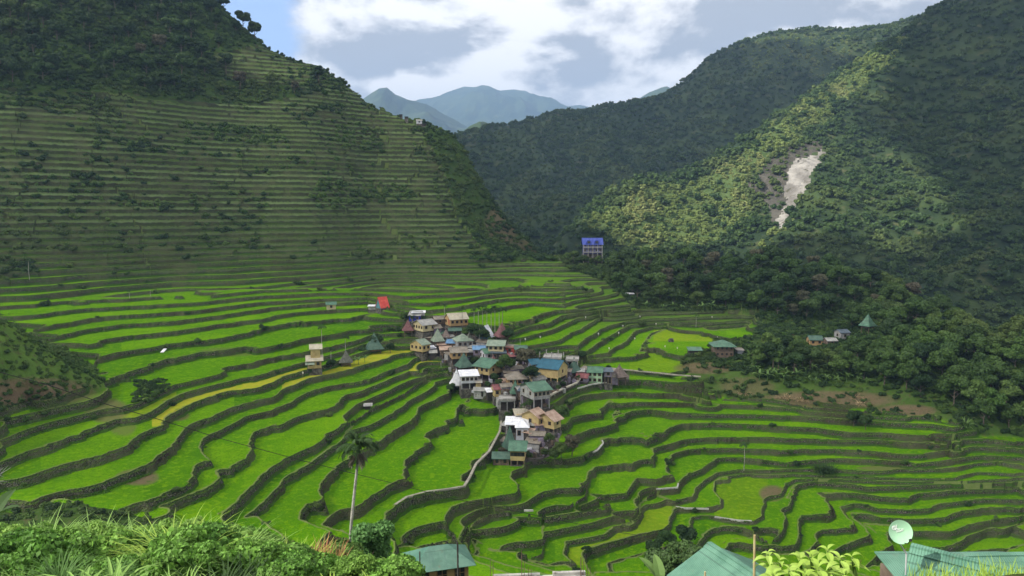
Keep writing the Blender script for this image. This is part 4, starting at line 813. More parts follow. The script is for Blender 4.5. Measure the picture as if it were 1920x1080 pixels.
def house(name, label, cat, px, py, wpx, dm, h, roof, rh, rot, rmat, wmat, ov=0.45, stilt=0.0, win=(3, 2), low=None, pos=None, group=None, door=False, storeys=1, below=3.0, corr=0, winh=0.9):
    if pos is None: p = hit(px, py)
    else: p = pos
    w_ = wpx * p[1] / F * .84 if pos is None else wpx
    if pos is None and w_ > 2.5: dm *= .86; h *= .86; rh *= .9; stilt *= .85; ov *= .85
    if p[1] > 100 and pos is None:      # stand on the lowest corner, never buried uphill
        zs = [ground(p[0] + dx, p[1] + dy) for dx in (-w_ * .3, w_ * .3) for dy in (-dm * .3, dm * .3)]; p = (p[0], p[1], p[2] * .6 + .4 * max(p[2], min(max(zs), p[2] + 1.6)))
    rt = empty(name, p, R(rot)); tag(rt, label, cat, group)
    z0 = stilt; a, b = w_ / 2, dm / 2; tr = h + stilt
    wparts = [bx(-a, a, -b, b, z0, tr)]
    if roof == 'gable': wparts.append((((-a, -b, tr), (-a, b, tr), (-a, 0, tr + rh - .03), (a, -b, tr), (a, b, tr), (a, 0, tr + rh - .03)), [(0, 2, 1), (3, 4, 5), (0, 3, 5, 2), (1, 2, 5, 4)]))
    if roof == 'shed': wparts.append((((-a, -b, tr), (-a, b, tr), (-a, b, tr + rh - .1), (a, -b, tr), (a, b, tr), (a, b, tr + rh - .1)), [(0, 2, 1), (3, 4, 5), (0, 3, 5, 2), (1, 2, 5, 4)]))
    mobj('wall', *joinparts(wparts), WM[wmat], rt)
    mobj('roof', *roof_geo(roof, w_, dm, tr, rh, ov), RM[rmat] if rmat in RM else M[rmat], rt)
    if stilt > 0:
        k = 0
        for sx_ in np.linspace(-a + .15, a - .15, 4 if w_ > 6 else 3):
            for sy_ in (-b + .15, b - .15): mobj('stilt', *bx(sx_ - .13, sx_ + .13, sy_ - .13, sy_ + .13, 0, z0 - 0.003), WM[low or 'wood'], rt)
        mobj('lower_wall', *bx(-a * .8, a * .8, -b * .5, b * .8, 0, z0 - .003), WM['dark'], rt)
    mobj('foundation', *bx(-a - .15, a + .15, -b - .15, b + .15, -below, -0.003 if stilt == 0 else 0), M['stonework'], rt)
    def window(x, y, z, ax, dr=False):
        ww, hh = (0.42, winh / 2) if not dr else (0.45, 1.0)
        if ax == 'x': fr = bx(x - ww - .08, x + ww + .08, y - .04, y + .03, z - hh - .08, z + hh + .08); pn = bx(x - ww, x + ww, y - .06, y + .02, z - hh, z + hh)
        else: fr = bx(x - .03, x + .04, y - ww - .08, y + ww + .08, z - hh - .08, z + hh + .08); pn = bx(x - .02, x + .06, y - ww, y + ww, z - hh, z + hh)
        if ax == '-y': fr = bx(x - .04, x + .03, y - ww - .08, y + ww + .08, z - hh - .08, z + hh + .08); pn = bx(x - .06, x + .02, y - ww, y + ww, z - hh, z + hh)
        f_ = mobj('door' if dr else 'window', *fr, M['frame'], rt); mobj('panel' if dr else 'pane', *pn, WM['red'] if dr else M['glass'], f_)
    hs = h / storeys
    for s_ in range(storeys):
        zc = z0 + hs * s_ + hs * .55
        for i in range(win[0]): window(-a + w_ * (i + .5) / win[0], -b, zc, 'x')
        for i in range(win[1]): window(a, -b + dm * (i + .5) / win[1], zc, 'y')
        for i in range(win[1]): window(-a, -b + dm * (i + .5) / win[1], zc, '-y', dr=(door and i == 0 and s_ == 0))
    return rt
def hut(name, label, px, py, wpx, rh, rot, rmat, wmat='wood', h=1.6, group=None, finial=True, pos=None):
    p = pos or hit(px, py); w_ = wpx * p[1] / F * .92; rt = empty(name, p, R(rot)); tag(rt, label, 'hut', group)
    a = w_ / 2 * .62
    for sx_ in (-1, 1):
        for sy_ in (-1, 1): mobj('post', *bx(sx_ * a - .1, sx_ * a + .1, sy_ * a - .1, sy_ * a + .1, -1.5, h), WM['wood'], rt)
    mobj('wall', *bx(-a + .1, a - .1, -a + .1, a - .1, .5, h + .3), WM[wmat], rt)
    rf = mobj('roof', *roof_geo('pyr', w_ * .9, w_ * .9, h * .85, rh, w_ * .05), RM[rmat], rt)
    if finial: mobj('finial', *joinparts([bx(-.12, .12, -.12, .12, h * .85 + rh - .05, h * .85 + rh + .35)]), RM[rmat], rf)
    return rt
HG = 'houses of the village'
H = house
# --- village, back row
H('shed', 'open shed with flat white roof behind the blue walled house', 'shed', 785, 600, 27, 4, 2.6, 'shed', .3, 5, 'white', 'grey', win=(0, 0))
H('village_house', 'small house with deep blue walls and pale grey gable roof', 'house', 781, 606, 26, 5, 2.8, 'gable', 1.3, -12, 'grey', 'blue', win=(2, 1))
H('village_house', 'cream house with light grey gable roof and a row of small windows', 'house', 796, 627, 34, 8, 3.0, 'gable', 1.5, 38, 'grey', 'cream', stilt=.5, win=(2, 4), ov=.7)
H('shed', 'mauve lean-to against the right side of the cream grey-roofed house', 'shed', 818, 629, 16, 4, 2.6, 'gable', 1.0, 30, 'brown', 'mauve', win=(1, 1))
hut('thatched_hut', 'steep reddish brown thatched hut left of the cream house', 765, 626, 24, 3.6, 10, 'thatchr')
H('village_house', 'long house with beige gable roof, orange end wall and red door', 'house', 856, 614, 42, 7, 3.0, 'gable', 2.0, 24, 'beige', 'orange', stilt=.3, win=(4, 2), door=True)
H('shed', 'low brown shed joined to the left of the beige-roofed long house', 'shed', 823, 610, 24, 4.5, 2.2, 'gable', 1.0, 20, 'brown', 'wood', win=(1, 1))
H('shed', 'low shed with faded green roof in front of the beige-roofed long house', 'shed', 853, 631, 26, 4, 2.2, 'gable', .8, 8, 'dkgreen', 'dark', win=(1, 0))
hut('pyramid_hut', 'hut with sharp pale green pyramid roof in the middle of the village', 821, 650, 26, 4.2, 20, 'pale')
hut('thatched_hut', 'dark thatched hut right of the pale green pyramid roof', 836, 642, 22, 2.6, 0, 'thatch')
H('village_house', 'yellow house with patched pale green roof above the ripe paddy', 'house', 788, 664, 24, 7, 3.0, 'gable', 1.6, 50, 'pale', 'yellow', stilt=.8, win=(2, 3))
H('shed', 'blue grey shed with flat white sheet roof beside the patched green roof', 'shed', 806, 664, 20, 4, 2.4, 'shed', .3, 20, 'white', 'bluegrey', win=(0, 1))
H('village_house', 'wide house with weathered grey green hip roof at the village centre', 'house', 868, 652, 36, 7, 3.0, 'hip', 2.2, 20, 'pale', 'grey', win=(3, 1))
H('shed', 'low shed with light blue metal roof below the weathered hip roof', 'shed', 851, 658, 30, 4, 2.2, 'shed', .8, -4, 'blue', 'wood', win=(2, 0))
H('shed', 'rusty roofed shed among reddish junk left of the orange two-storey house', 'shed', 835, 668, 24, 4.5, 2.2, 'gable', .9, 10, 'rust', 'wood', win=(1, 0))
hut('thatched_hut', 'small grey thatched hut with pointed top behind the blue roofs', 880, 648, 20, 3.2, 35, 'thatchg')
H('village_house', 'orange upper storey house with brown roof on a dark open ground floor', 'house', 859, 682, 34, 6.5, 2.8, 'gable', 1.3, 12, 'brown', 'orange', stilt=2.6, win=(3, 2), ov=.7)
H('a_frame_hut', 'narrow hut with steep tilted white sheet roof beside dark trees', 'hut', 912, 640, 14, 5, 1.2, 'gable', 3.6, 62, 'white', 'teal', win=(0, 0), ov=.2)
hut('thatched_hut', 'tall reddish thatched hut at the upper right of the village', 941, 640, 28, 4.4, 25, 'thatchr')
H('village_house', 'cream house with broad grey green roof below the reddish thatched hut', 'house', 932, 664, 34, 6.5, 2.8, 'gable', 1.3, -8, 'pale', 'cream', stilt=.8, win=(3, 2), ov=.8)
H('shed', 'blue roofed open shed left of the cream house with broad roof', 'shed', 898, 664, 26, 5, 2.4, 'gable', .9, 6, 'blue', 'mauve', win=(2, 0))
H('village_house', 'house with bright teal green roof beside a dark slate blue roof', 'house', 912, 677, 20, 5.5, 2.8, 'gable', 1.2, 25, 'green', 'white', win=(1, 2))
H('village_house', 'low house with dark slate blue roof in the village centre', 'house', 935, 678, 32, 5, 2.8, 'shed', .9, 0, 'slate', 'dark', win=(2, 1))
H('shed', 'small shed with bright red walls at the upper edge of the village', 'shed', 959, 667, 20, 4, 2.6, 'shed', .3, -20, 'brown', 'red', win=(1, 0))
H('village_house', 'orange walled house with green roof next to the red shed', 'house', 976, 668, 26, 5, 2.8, 'gable', .9, 4, 'dkgreen', 'orange', stilt=.5, win=(2, 1))
hut('thatched_hut', 'brown thatched hut half hidden below the slate blue roof', 925, 693, 24, 3.0, 15, 'thatchr')
hut('pyramid_hut', 'dull green pyramid roofed hut behind the white pavilion', 870, 700, 32, 4.2, 30, 'dkgreen')
# --- middle
H('village_house', 'large two-storey house with wide green roof and yellow end wall', 'house', 919, 716, 42, 9.5, 3.2, 'gable', 1.9, -38, 'green', 'yellow', stilt=3.0, win=(3, 2), ov=.9, low='mauve')
hut('pavilion', 'white pyramid tent-like roof at the left edge of the village', 856, 730, 28, 4.6, 10, 'white', 'white', h=1.4)
H('village_house', 'white and grey house with flat white roof next to the white pyramid', 'house', 879, 731, 38, 6, 2.8, 'shed', .8, 10, 'white', 'white', stilt=2.2, win=(4, 2), ov=.6, low='grey')
H('shed', 'little yellow walled shed with grey roof under the large green roofed house', 'shed', 897, 733, 11, 3, 2.2, 'shed', .3, 5, 'grey', 'yellow', win=(0, 0))
H('village_house', 'orange house with weathered brown hip roof near the plaza', 'house', 967, 727, 38, 7, 2.8, 'hip', 1.7, 10, 'brown', 'orange', stilt=.4, win=(4, 2), ov=.8)
H('shed', 'low brown roofed shed behind the orange hip roofed house', 'shed', 958, 707, 32, 4, 2.0, 'shed', .5, 5, 'brown', 'wood', win=(1, 0))
H('village_house', 'yellow house with dark maroon roof beside the paddy path', 'house', 934, 750, 24, 5, 2.8, 'gable', 1.0, 15, 'maroon', 'yellow', stilt=.3, win=(2, 1))
hut('pyramid_hut', 'small hut with bright green pyramid roof left of the green gabled building', 966, 748, 22, 3.6, 5, 'green')
H('guest_house', 'grey concrete building with long green gabled roof and open lower floors', 'house', 1003, 766, 42, 9, 3.2, 'gable', 1.6, 28, 'green', 'grey', stilt=3.4, win=(4, 2), low='grey', ov=.8)
H('concrete_terrace', 'pale concrete terrace standing on posts below the small green pyramid', 'terrace', 951, 772, 36, 5, .5, 'flat', .2, 0, 'concrete', 'grey', stilt=3.2, win=(0, 0), low='grey', ov=.2)
# --- plaza row
H('village_house', 'small grey house with teal roof behind the yellow school hall', 'house', 1000, 706, 22, 6, 4.6, 'gable', 1.2, 18, 'teal', 'bluegrey', win=(2, 2), storeys=2)
H('school_hall', 'long yellow hall with teal blue roof standing on short stilts by the plaza', 'house', 1036, 714, 50, 8.5, 3.6, 'gable', 2.2, -28, 'teal', 'yellow', stilt=1.2, win=(0, 1), ov=.55, low='yellow')
H('annex', 'low annex with a small blue roof on the left end of the yellow hall', 'shed', 1004, 716, 18, 4, 2.6, 'shed', .6, -25, 'teal', 'cream', win=(1, 0))
H('flat_house', 'orange flat-roofed house with unfinished concrete columns behind the hall', 'house', 1036, 688, 36, 7, 3.0, 'flat', .2, -6, 'concrete', 'orange', win=(4, 1), ov=.5)
H('unfinished_house', 'dark open concrete frame house right of the flat-roofed house', 'house', 1073, 692, 26, 6, .4, 'flat', .2, -6, 'concrete', 'grey', stilt=3.2, win=(0, 0), ov=.3, low='grey')
hut('pyramid_hut', 'grey green pyramid roofed hut between the yellow hall and the mint house', 1076, 704, 26, 4.2, 25, 'dkgreen')
H('shed', 'low maroon roofed shed in front of the mint green house', 'shed', 1093, 718, 24, 4.5, 1.8, 'gable', 1.0, -20, 'maroon', 'mauve', win=(1, 0))
H('village_house', 'mint green house with green roof on the ledge above the right paddies', 'house', 1116, 715, 32, 6, 4.2, 'gable', 1.4, -10, 'green', 'mint', win=(3, 1), storeys=2)
H('shed', 'narrow brown roof shed behind the thatched hut at the village end', 'shed', 1143, 706, 24, 3.5, 2.0, 'shed', .6, -5, 'brown', 'dark', win=(0, 0))
H('shed', 'dark grey shed on long posts at the edge of the ledge', 'shed', 1139, 719, 17, 3.5, 1.8, 'shed', .5, 0, 'slate', 'mauve', stilt=2.2, win=(1, 0))
hut('thatched_hut', 'round brown thatched hut at the right-hand end of the village', 1161, 714, 30, 3.6, 30, 'thatch')
# --- lower spur
H('village_house', 'low yellow house with flat tan roof above the big white roof', 'house', 978, 790, 28, 5.5, 2.8, 'shed', .4, 6, 'beige', 'yellow', win=(2, 1), ov=.6)
H('village_house', 'yellow house with tan and pink gable roof behind the white roof', 'house', 1001, 797, 28, 6.5, 3.6, 'gable', 1.6, 52, 'rust', 'yellow', win=(1, 1), ov=.7)
H('village_house', 'yellow house with pinkish gable roof overhanging a dark stony yard', 'house', 1029, 812, 28, 6.5, 3.0, 'gable', 1.7, 52, 'rust', 'yellow', stilt=1.2, win=(1, 2), ov=.8)
H('open_shelter', 'long flat bright white roof over a pinkish concrete porch', 'shelter', 969, 812, 48, 5.5, .5, 'shed', .9, -3, 'white', 'rustwall' if 'rustwall' in WM else 'mauve', stilt=2.6, win=(0, 0), low='grey', ov=.4)
H('village_house', 'grey two-window house with streaked white hip roof', 'house', 979, 832, 28, 5.5, 4.2, 'hip', 1.6, 0, 'white', 'white', win=(2, 1), ov=.4, winh=1.3)
hut('pyramid_hut', 'tall dark green pyramid roofed hut with lettered sheet near the lower end', 956, 848, 30, 5.4, 12, 'dkgreen')
H('village_house', 'house with bright green roof and yellow walls at the lowest end of the village', 'house', 972, 868, 32, 6, 3.4, 'gable', 1.5, -6, 'green', 'yellow', stilt=1.6, win=(4, 1), ov=.7)
H('shed', 'low stone walled shed with dark green roof beside the lowest house', 'shed', 940, 868, 36, 4.5, 2.2, 'gable', 1.0, -2, 'dkgreen', 'wood', win=(2, 0))
# --- hamlet on the left
H('village_house', 'three-tier yellow house with pale stacked roofs by the ripe paddy', 'house', 590, 690, 30, 5.5, 3.0, 'gable', 1.1, 15, 'beige', 'yellow', stilt=.3, win=(2, 1), ov=.7)
hut('thatched_hut', 'grey thatched hut among banana plants in the small hamlet', 649, 686, 28, 3.4, 10, 'thatchg')
hut('thatched_hut', 'big dark mossy thatched hut at the right end of the hamlet', 702, 662, 36, 5.0, 20, 'dkgreen')
H('farm_hut', 'tiny cream hut with green roof on a terrace edge', 'hut', 621, 580, 20, 3.5, 2.6, 'gable', .9, 15, 'green', 'cream', win=(1, 1))
H('a_frame_hut', 'A-frame hut with vivid red roof alone among the paddies', 'hut', 717, 580, 20, 5, .8, 'gable', 4.2, 38, 'red', 'teal', win=(0, 0), ov=.3)
H('shed', 'low grey concrete annex in front of the red A-frame', 'shed', 701, 581, 22, 2.6, 1.7, 'shed', .3, 0, 'white', 'grey', win=(0, 0))
H('farm_shed', 'tiny grey shed standing on a terrace wall left of the village', 'shed', 690, 767, 13, 1.6, 1.2, 'shed', .2, 10, 'grey', 'dark', win=(0, 0))
# --- right-hand side
H('farmhouse', 'brown two-storey farmhouse with green hip roof on the right spur', 'house', 1354, 668, 40, 8, 5.0, 'hip', 1.8, -3, 'green', 'wood', win=(4, 2), ov=1.2, storeys=2)
H('shed', 'white walled lean-to at the right end of the farmhouse', 'shed', 1386, 668, 13, 3, 2.4, 'shed', .3, 0, 'brown', 'white', win=(0, 0))
H('shed', 'small open shed with pale green roof left of the farmhouse', 'shed', 1302, 667, 28, 3.5, 2.6, 'shed', .8, -2, 'green', 'dark', win=(0, 0))
H('hillside_house', 'orange house with grey green roof half hidden in the right wood', 'house', 1527, 646, 28, 5, 2.6, 'gable', 1.4, -4, 'dkgreen', 'orange', win=(2, 1))
H('shed', 'grey shed beside the orange house in the right wood', 'shed', 1556, 646, 22, 4, 2.0, 'gable', .9, 5, 'grey', 'wood', win=(1, 0))
H('hillside_house', 'dark roofed house with pale end wall below the green pyramid roof', 'house', 1578, 636, 22, 5, 3.2, 'gable', 1.0, 10, 'slate', 'grey', win=(1, 1))
p_ = hit(1626, 628); hut('pyramid_hut', 'hut with bright green pyramid roof standing high in the right wood', 1626, 628, 26, 4.2, 30, 'green', pos=(p_[0], p_[1], p_[2] + 2.2))
H('shelter', 'thin pale roof shelter at the foot of the dark wood', 'shelter', 1180, 556, 18, 3, 1.6, 'shed', .2, 0, 'white', 'dark', win=(0, 0))
H('ridge_house', 'small white house perched on the skyline of the left ridge', 'house', 786, 236, 12, 4, 2.6, 'gable', .8, 10, 'grey', 'white', win=(1, 1))
H('shed', 'dark shed beside the white house on the left ridge', 'shed', 795, 239, 9, 4, 2.0, 'shed', .5, 10, 'slate', 'dark', win=(0, 0))
for px, py, s in ((762, 206, 7), (751, 199, 6)): H('shed', 'dark little shed on the skyline %s the white ridge house' % ('above' if s == 7 else 'farthest up from'), 'shed', px, py, s, 3, 1.8, 'shed', .4, 0, 'slate', 'dark', win=(0, 0))
# extra tiers of the three-tier house
t3 = [o for o in C.objects if o.get('label', '').startswith('three-tier')][0]
w3 = 30 * t3.location.y / F
mobj('upper_wall', *bx(-w3 * .22, w3 * .36, -1.4, 1.9, 3.0, 6.2), WM['yellow'], t3)
v_, f_ = roof_geo('gable', w3 * .60, 3.4, 6.2, 0.9, .5); v_ = [(x + w3 * .10, y + .3, z) for x, y, z in v_]; mobj('upper_roof', v_, f_, RM['beige'], t3)
mobj('porch_roof', *slab([(-w3 * .56, -3.6, 1.7), (0, -3.6, 1.7), (0, -2.25, 2.3), (-w3 * .56, -2.25, 2.3)], .1), RM['pale'], t3)
# unfinished columns on the flat roof
fh = [o for o in C.objects if o.name.startswith('flat_house')][0]
for i in range(5):
    xq = -4 + i * 1.9; mobj('column', *bx(xq - .14, xq + .14, -2.2 + (i % 2) * 3.8, -1.9 + (i % 2) * 3.8, 2.8, 4.6), M['concrete'], fh)
# --- blue house on the pass
ph = hit(1110, 490); zb_ = slope(476) * ph[1]; s_ = ph[1] / F
bl = empty('blue_lodge', (ph[0], ph[1], zb_), 0); tag(bl, 'tall blue lodge with cobalt roof and two arched dormers on the pass', 'house')
a_ = 18 * s_; hh = 5.9
mobj('wall', *bx(-a_ + .4, a_ - .4, -3, 4, 0, hh), WM['cobalt'], bl)
mobj('roof', *roof_geo('gable', 2 * a_, 8, hh, 3.4, .5), RM['cobalt'], bl)
for zf in (.9, 3.6):
    b_ = mobj('balcony', *bx(-a_, a_, -4.4, -3, zf, zf + .25), M['concrete'], bl)
    mobj('railing', *joinparts([bx(-a_, a_, -4.4, -4.3, zf + .9, zf + 1.0)] + [bx(x - .05, x + .05, -4.4, -4.3, zf + .25, zf + .9) for x in np.linspace(-a_ + .1, a_ - .1, 14)]), WM['white'], b_)
for x in np.linspace(-a_ + .2, a_ - .2, 5): mobj('pillar', *bx(x - .16, x + .16, -4.3, -4.0, -7, hh), M['concrete'], bl)
for x in np.linspace(-a_ + 1.2, a_ - 1.2, 5):
    for zf in (2.1, 4.8): w__ = mobj('window', *bx(x - .6, x + .6, -3.06, -2.95, zf - .6, zf + .7), M['frame'], bl); mobj('pane', *bx(x - .5, x + .5, -3.09, -2.99, zf - .5, zf + .6), M['glass'], w__)
for x in (-2.4, 2.2):
    n = 9; pr = [(x + 1.5 * math.cos(math.pi * i / (n - 1)), hh + .2 + 2.3 * math.sin(math.pi * i / (n - 1))) for i in range(n)]
    v = [(u_, -4.35, z) for u_, z in pr] + [(u_, -0.6, z) for u_, z in pr]
    d_ = mobj('dormer', v, [tuple(range(n)), tuple(range(2 * n - 1, n - 1, -1))] + [(i, i + n, i + n + 1, i + 1) for i in range(n - 1)], RM['cobalt'], bl)
    mobj('dormer_window', *bx(x - .8, x + .8, -4.42, -4.33, hh + .5, hh + 1.7), M['glass'], d_)
mobj('foundation', *bx(-a_, a_, -3, 4, -8, -.003), M['stonework'], bl)
# ================================================================ PATHS on the walls
M['path'] = mat_simple('path_concrete', (0.22, 0.205, 0.165), (0.34, 0.32, 0.26), 0.7, c3=(0.16, 0.16, 0.10)); M['pathw'] = mat_simple('path_white', (0.30, 0.30, 0.27), (0.46, 0.46, 0.42), 0.8)
def ribbon(name, k, pl, wd, mat, lift=0.26):
    P_ = []
    for (x0, y0), (x1, y1) in zip(pl[:-1], pl[1:]):
        for t_ in np.linspace(0, 1, 8, endpoint=False): 
            px, py = x0 + (x1 - x0) * t_, y0 + (y1 - y0) * t_; a0 = np.array([acol(px, py)]); z = float(np.interp(k, kk, LC) * (1 - wright(a0)[0]) + np.interp(k, kk, LR) * wright(a0)[0])
            p = atz(px, py, z); P_.append(Vector((p[0], p[1], z + lift)))
    vs, fs = [], []
    for i, p in enumerate(P_):
        d = (P_[min(i + 1, len(P_) - 1)] - P_[max(i - 1, 0)]).normalized(); nn = Vector((-d.y, d.x, 0)).normalized() * wd / 2
        vs += [p - nn, p + nn, p + nn - Vector((0, 0, .35)), p - nn - Vector((0, 0, .35))]
    for i in range(len(P_) - 1):
        b = i * 4
        for c in range(4): fs.append((b + c, b + (c + 1) % 4, b + 4 + (c + 1) % 4, b + 4 + c))
    fs += [(0, 1, 2, 3), (len(vs) - 1, len(vs) - 2, len(vs) - 3, len(vs) - 4)]
    o = mobj(name, vs, fs, mat); tag(o, kind='structure')
ribbon('path', 7, CT[7][0][8:18], .55, M['path']); ribbon('path', 7, [(940,790),(951,775),(945,760),(925,748),(905,737),(880,731)], .5, M['path'])
ribbon('path', 11, CT[11][1][4:8], .9, M['path']); ribbon('path', 10, [(1010,758),(1055,737),(1110,721),(1147,716)], .6, M['pathw'])
ribbon('path', 11, [(1135,690),(1185,695),(1235,700),(1272,704),(1320,707)], .8, M['path'])
for k_, pl in ((6, [(1112,849),(1120,845),(1131,832),(1129,826)]), (1, [(1267,951),(1285,954),(1335,955)]), (0, [(1340,970),(1385,977),(1413,978)]), (3, [(1231,918),(1270,915),(1272,907)]), (5, [(1000,958),(980,958)])): ribbon('path', k_, pl, .32, M['pathw'])
# ================================================================ PALMS, BANANAS, SHRUBS
M['frond'] = leafmat('frond', (0.030, 0.065, 0.016), (0.045, 0.090, 0.022), (0.050, 0.10, 0.024), .3, .3); M['palmtrunk'] = mat_simple('palm_trunk', (0.20, 0.20, 0.17), (0.33, 0.32, 0.28), 2.5, c3=(0.10, 0.12, 0.07))
M['deadfrond'] = leafmat('dead_frond', (0.10, 0.095, 0.06), (0.14, 0.13, 0.09), (0.10, 0.10, 0.06)); M['blade'] = leafmat('blade', (0.20, 0.35, 0.075), (0.30, 0.48, 0.13), (0.24, 0.40, 0.09), .25, .35); M['bladey'] = leafmat('blade_yellow', (0.30, 0.45, 0.07), (0.40, 0.55, 0.10), (0.34, 0.48, 0.08), .25, .35)
M['banana'] = leafmat('banana_leaf', (0.085, 0.16, 0.04), (0.13, 0.22, 0.06), (0.11, 0.19, 0.05), .2, .3); M['drystraw'] = leafmat('dry_straw', (0.34, 0.25, 0.14), (0.44, 0.34, 0.19), (0.38, 0.28, 0.16)); M['plume'] = leafmat('plume', (0.42, 0.20, 0.10), (0.50, 0.28, 0.14), (0.45, 0.25, 0.12)); M['flower'] = mat_simple('flower_yellow', (0.65, 0.42, 0.03), (0.7, 0.5, 0.05), 2.0)
M['brightleaf'] = leafmat('bright_leaf', (0.30, 0.45, 0.07), (0.38, 0.54, 0.11), (0.33, 0.50, 0.08), .15, .4)
def strip(path, widths, up=Vector((0, 0, 1)), fold=0.25):
    """curved leaf blade as a folded strip"""
    vs, fs = [], []
    for i, (p, w_) in enumerate(zip(path, widths)):
        d = (Vector(path[min(i + 1, len(path) - 1)]) - Vector(path[max(i - 1, 0)])).normalized(); s = d.cross(up); s = s.normalized() if s.length > 1e-4 else Vector((1, 0, 0)); n_ = s.cross(d)
        vs += [Vector(p) - s * w_ + n_ * w_ * fold, Vector(p), Vector(p) + s * w_ + n_ * w_ * fold]
    for i in range(len(path) - 1):
        b = i * 3; fs += [(b, b + 1, b + 4, b + 3), (b + 1, b + 2, b + 5, b + 4)]
    return vs, fs
def arc(base, az, L_, el, droop, n=6):
    pts_ = [Vector(base)]; e = el; st = L_ / n
    for i in range(n):
        pts_.append(pts_[-1] + Vector((math.cos(az) * math.cos(e), math.sin(az) * math.cos(e), math.sin(e))) * st); e -= droop / n
    return pts_
def frond(base, az, L_, el, droop, rd, nl=16, ll=.7, w_=.035):
    sp = arc(base, az, L_, el, droop, 8); parts = [tube(sp, [.03] * 5 + [.02, .015, .01, .005], 4)]
    for i in range(nl):
        t_ = .15 + .85 * i / nl; k = min(int(t_ * 8), 7); p = sp[k].lerp(sp[k + 1], t_ * 8 - k); d = (sp[k + 1] - sp[k]).normalized(); sd = d.cross(Vector((0, 0, 1))).normalized()
        l_ = ll * (1 - .55 * abs(t_ - .45))
        for s in (-1, 1):
            v1 = (sd * s * .8 + d * .55 + Vector((0, 0, rd.uniform(-.1, .25)))).normalized(); m_ = p + v1 * l_ * .5; e_ = p + v1 * l_ * .9 + Vector((0, 0, -l_ * .45))
            parts.append(strip([p, m_, e_], [w_, w_ * 1.1, .005]))
    return parts
def palm(name, label, loc, H_, cr, seed, nf=11, dead=3, r=.11, group=None, lean=0.0):
    rd = random.Random(seed); rt = empty(name, loc, 0); tag(rt, label, 'palm', group)
    n = 9; pth = [(lean * (i / n) ** 2 * H_, .02 * H_ * math.sin(i), -.8 + (H_ + .8) * i / n) for i in range(n + 1)]
    mobj('trunk', *tube(pth, [r * (1.15 - .4 * i / n) for i in range(n + 1)], 8), M['palmtrunk'], rt)
    top = pth[-1]; tp = (top[0], top[1], top[2])
    shaft = mobj('crownshaft', *tube([tp, (top[0], top[1], top[2] + cr * .22)], [r * 1.2, r * .7], 8), M['frond'], rt)
    P_ = []
    for i in range(nf): P_ += frond((top[0], top[1], top[2] + cr * .18), i * 2.4 + rd.uniform(-.3, .3), cr * rd.uniform(.85, 1.1), rd.uniform(.45, 1.45), rd.uniform(1.2, 2.2), rd, 15 if cr > 1.4 else 9, cr * .40, cr * .026)
    mobj('crown', *joinparts(P_), M['frond'], rt)
    P_ = []
    for i in range(dead): P_ += frond(tp, i * 2.2 + 1, cr * rd.uniform(.55, .8), rd.uniform(-.9, -.4), rd.uniform(.5, .9), rd, 12, cr * .25, cr * .03)
    if dead: mobj('dead_fronds', *joinparts(P_), M['deadfrond'], rt)
    return rt
Yp = 52.0; gz = ground(acol(656, 1080) * Yp, Yp); tpz = slope(850) * Yp
palm('areca_palm', 'tall slender palm with ragged dark crown rising from the front thicket', (acol(655, 1080) * Yp, Yp, gz), tpz - gz, 1.6, 3, 17, 6, .12, lean=.075)
AR = 'areca palms behind the village'
for i, (px, py, hh_) in enumerate(((897, 623, 7.5), (905, 625, 8), (913, 622, 6.5), (921, 626, 7.2), (928, 622, 7.8), (936, 624, 7), (942, 620, 6.4), (889, 620, 6.8))):
    palm('areca_palm', 'slender palm in the row behind the village houses', hit(px, py), hh_, 2.0, 20 + i, 10, 0, .12, AR)
for i, (px, py, hh_, lb) in enumerate(((834, 612, 7, 'palm standing in front of the beige-roofed long house'), (867, 618, 7, 'palm at the right end of the beige-roofed long house'), (773, 620, 4.5, 'short palm beside the reddish thatched hut'),
        (497 + 107, 672, 9, 'palm rising over the three-tier yellow house'), (621, 688, 4.5, 'low palm just right of the three-tier house'), (648, 668, 5.5, 'palm behind the grey thatched hut of the hamlet'), (1395, 885, 7.0, 'thin lone palm in the right-hand paddies'), (1305, 615, 5, 'lone palm on the upper right terraces'),
        (985, 790, 4.2, 'small palm in front of the concrete terrace'), (995, 788, 4.8, 'palm leaning beside the green gabled building'), (55, 525, 7.5, 'lone thin palm on the left hillside terraces'), (243, 560, 2.4, 'young palm on a paddy wall at the left'), (282, 556, 2.6, 'young palm on a paddy wall right of a similar one'), (827, 690, 2.2, 'young palm at the ripe paddy corner'))):
    palm('areca_palm', lb, hit(px, py), hh_, 1.6 if hh_ > 4 else 1.0, 50 + i, 10, 0, .10)
def banana_plant(label, loc, H_, seed, n=7, group=None, mat='banana', name='banana_plant', cat='plant', wid=.17):
    rd = random.Random(seed); rt = empty(name, loc, rd.uniform(0, 6)); tag(rt, label, cat, group)
    mobj('stem', *tube([(0, 0, -.5), (0, 0, H_ * .3), (.03, 0, H_ * .55)], [.12, .10, .06], 7), M[mat], rt)
    P_ = []
    for i in range(n):
        pt = arc((0, 0, H_ * .45), i * 2.4 + rd.uniform(-.4, .4), H_ * rd.uniform(.5, .75), rd.uniform(.5, 1.35), rd.uniform(.8, 1.9), 7)
        P_.append(strip(pt, [H_ * wid * x for x in (.12, .3, .5, .55, .5, .42, .28, .03)], fold=.3))
    mobj('leaves', *joinparts(P_), M[mat], rt); return rt
bproto = banana_plant('banana plant at the upper left of the brown bank, in the leafy band', hit(1420, 680), 3.4, 1, group='banana plants above the brown bank')
children_of[bproto.name] = [o for o in C.objects if o.parent == bproto]; bproto['label'] = 'banana plant in the leafy band above the brown bank'
BB = [(1405,672),(1600,705),(1640,725),(1520,725),(1420,718),(1390,690)]
